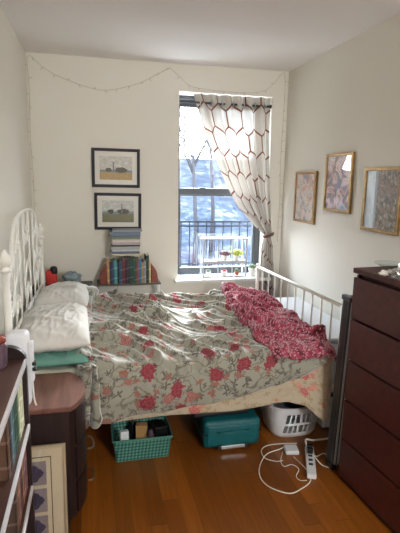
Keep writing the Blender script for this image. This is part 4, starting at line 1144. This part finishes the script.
# outer wall built with openings on the front: fine grid, delete slot faces
lb.scale = (1.05, 1.05, 1.08); lb.location.x = 1.30; lb.location.y = 2.775
NU, NVv = 240, 62
def wallf(u, v):
    z = .205 * v; 
    w = lerp_pts([(0, .285), (.02, .31), (.1, .338), (.205, .356)], z); d = lerp_pts([(0, .255), (.02, .28), (.1, .315), (.205, .336)], z)
    a = 2 * PI * u - PI / 2 - PI; c, s_ = math.cos(a), math.sin(a); p = 3.2
    return Vector((w/2 * math.copysign(abs(c) ** (2/p), c), d/2 * math.copysign(abs(s_) ** (2/p), s_), z))
b.grid(NU, NVv, wallf, closed_u=True)
kill = []
for f in b.bm.faces:
    c = f.calc_center_median()
    if c.y < -.08:
        for r0, r1 in ((.035, .088), (.105, .165)):
            if r0 < c.z < r1:
                for gx in (-.052, .052):
                    for q in (-.032, 0, .032):
                        if abs(c.x - (gx + q) - (c.z - .1) * .12) < .0105: kill.append(f)
bmesh.ops.delete(b.bm, geom=list(set(kill)), context='FACES')
b.build('body', 'white_plastic', lb, solid=.003)
b = B(); b.prism([(x, y) for x, y, z in ell(.284, .254, 0)], 0.0, .004, 'z'); b.build('bottom', 'white_plastic', lb)
b = B(); b.tube(ell(.362, .342, .205), .007, 8, closed=True); b.build('rim', 'white_plastic', lb)
crumple('folded_laundry', 'navy', (1.35, 2.765, .17), .11, .09, .10, 4.0, 'navy folded clothes heaped in the white laundry basket', 'clothes')
crumple('clothing', 'red', (1.205, 2.72, .09), .04, .04, .06, 8.0, 'red garment seen through the slots of the laundry basket', 'clothes')

# power strip on the floor, charger and cables
pw = thing('power_strip', 'white power strip lying on the floor in front of the laundry basket', 'power strip', (1.252, 2.335, 0), math.atan2(.28, .12))
B().box(-.15, .15, -.027, .027, 0, .032, .008, seg=3).build('body', 'white_plastic', pw)
for i in range(4):
    b = B(); b.box(-.06 + i * .045, -.04 + i * .045, -.012, .012, .0315, .0335); b.build('socket', 'black_plastic', pw)
B().box(-.125, -.10, -.008, .008, .0315, .036, .002).build('switch', 'trimwhite', pw)
for i in (0, 1): B().box(.055 + i * .04, .085 + i * .04, -.018, .018, .033, .065, .005).build('plug', 'black_plastic', pw)
ch = thing('charger', 'white square laptop charger lying left of the floor power strip', 'charger', (1.193, 2.482, 0), -.18)
B().box(-.042, .042, -.042, .042, 0, .028, .009, seg=4).build('body', 'white_plastic', ch, smooth=False)
def cable(name, pts, r, label, lift=.0, m='cord'):
    P3 = []
    n = len(pts)
    for i, p in enumerate(pts): P3.append((p[0], p[1], (p[2] if len(p) > 2 else r)))
    b = B(); b.tube(catmull(P3, 7), r, 8); o = b.build(name, m, smooth=True)
    return tag(origin_to(o, (pts[0][0], pts[0][1], 0)), label, 'cable')
cable('charging_cable', [(1.195, 2.53, .02), (1.138, 2.521), (1.041, 2.489), (.978, 2.426), (.926, 2.335), (.91, 2.244), (.94, 2.166), (1.02, 2.106), (1.103, 2.132), (1.175, 2.178), (1.203, 2.25), (1.195, 2.30, .012), (1.19, 2.38), (1.185, 2.42)], .0032, 'white cable making the widest loop on the wooden floor')
cable('charging_cable', [(1.13, 2.47, .012), (1.09, 2.40), (1.086, 2.343), (1.14, 2.35), (1.161, 2.30), (1.118, 2.24), (1.119, 2.192, .009), (1.155, 2.18, .012)], .0026, 'thin white cable in small coils beside the charger')
cable('extension_cord', [(1.28, 2.45, .05), (1.30, 2.50, .06), (1.349, 2.50, .05), (1.40, 2.53, .03), (1.49, 2.56, .012), (1.56, 2.60, .008)], .006, 'thick white cord arching from the floor power strip toward the folded table')
cable('charging_cable', [(1.285, 2.36, .04), (1.305, 2.325, .012), (1.327, 2.294), (1.38, 2.27), (1.41, 2.31), (1.405, 2.368), (1.385, 2.419), (1.33, 2.40), (1.31, 2.42)], .0028, 'thin white cable curled between the power strip and the dresser')
cable('charging_cable', [(1.267, 2.56), (1.173, 2.575), (1.07, 2.573), (1.012, 2.528), (1.005, 2.445), (1.06, 2.40), (1.10, 2.392, .009)], .0028, 'white cable looping just below the laundry basket')
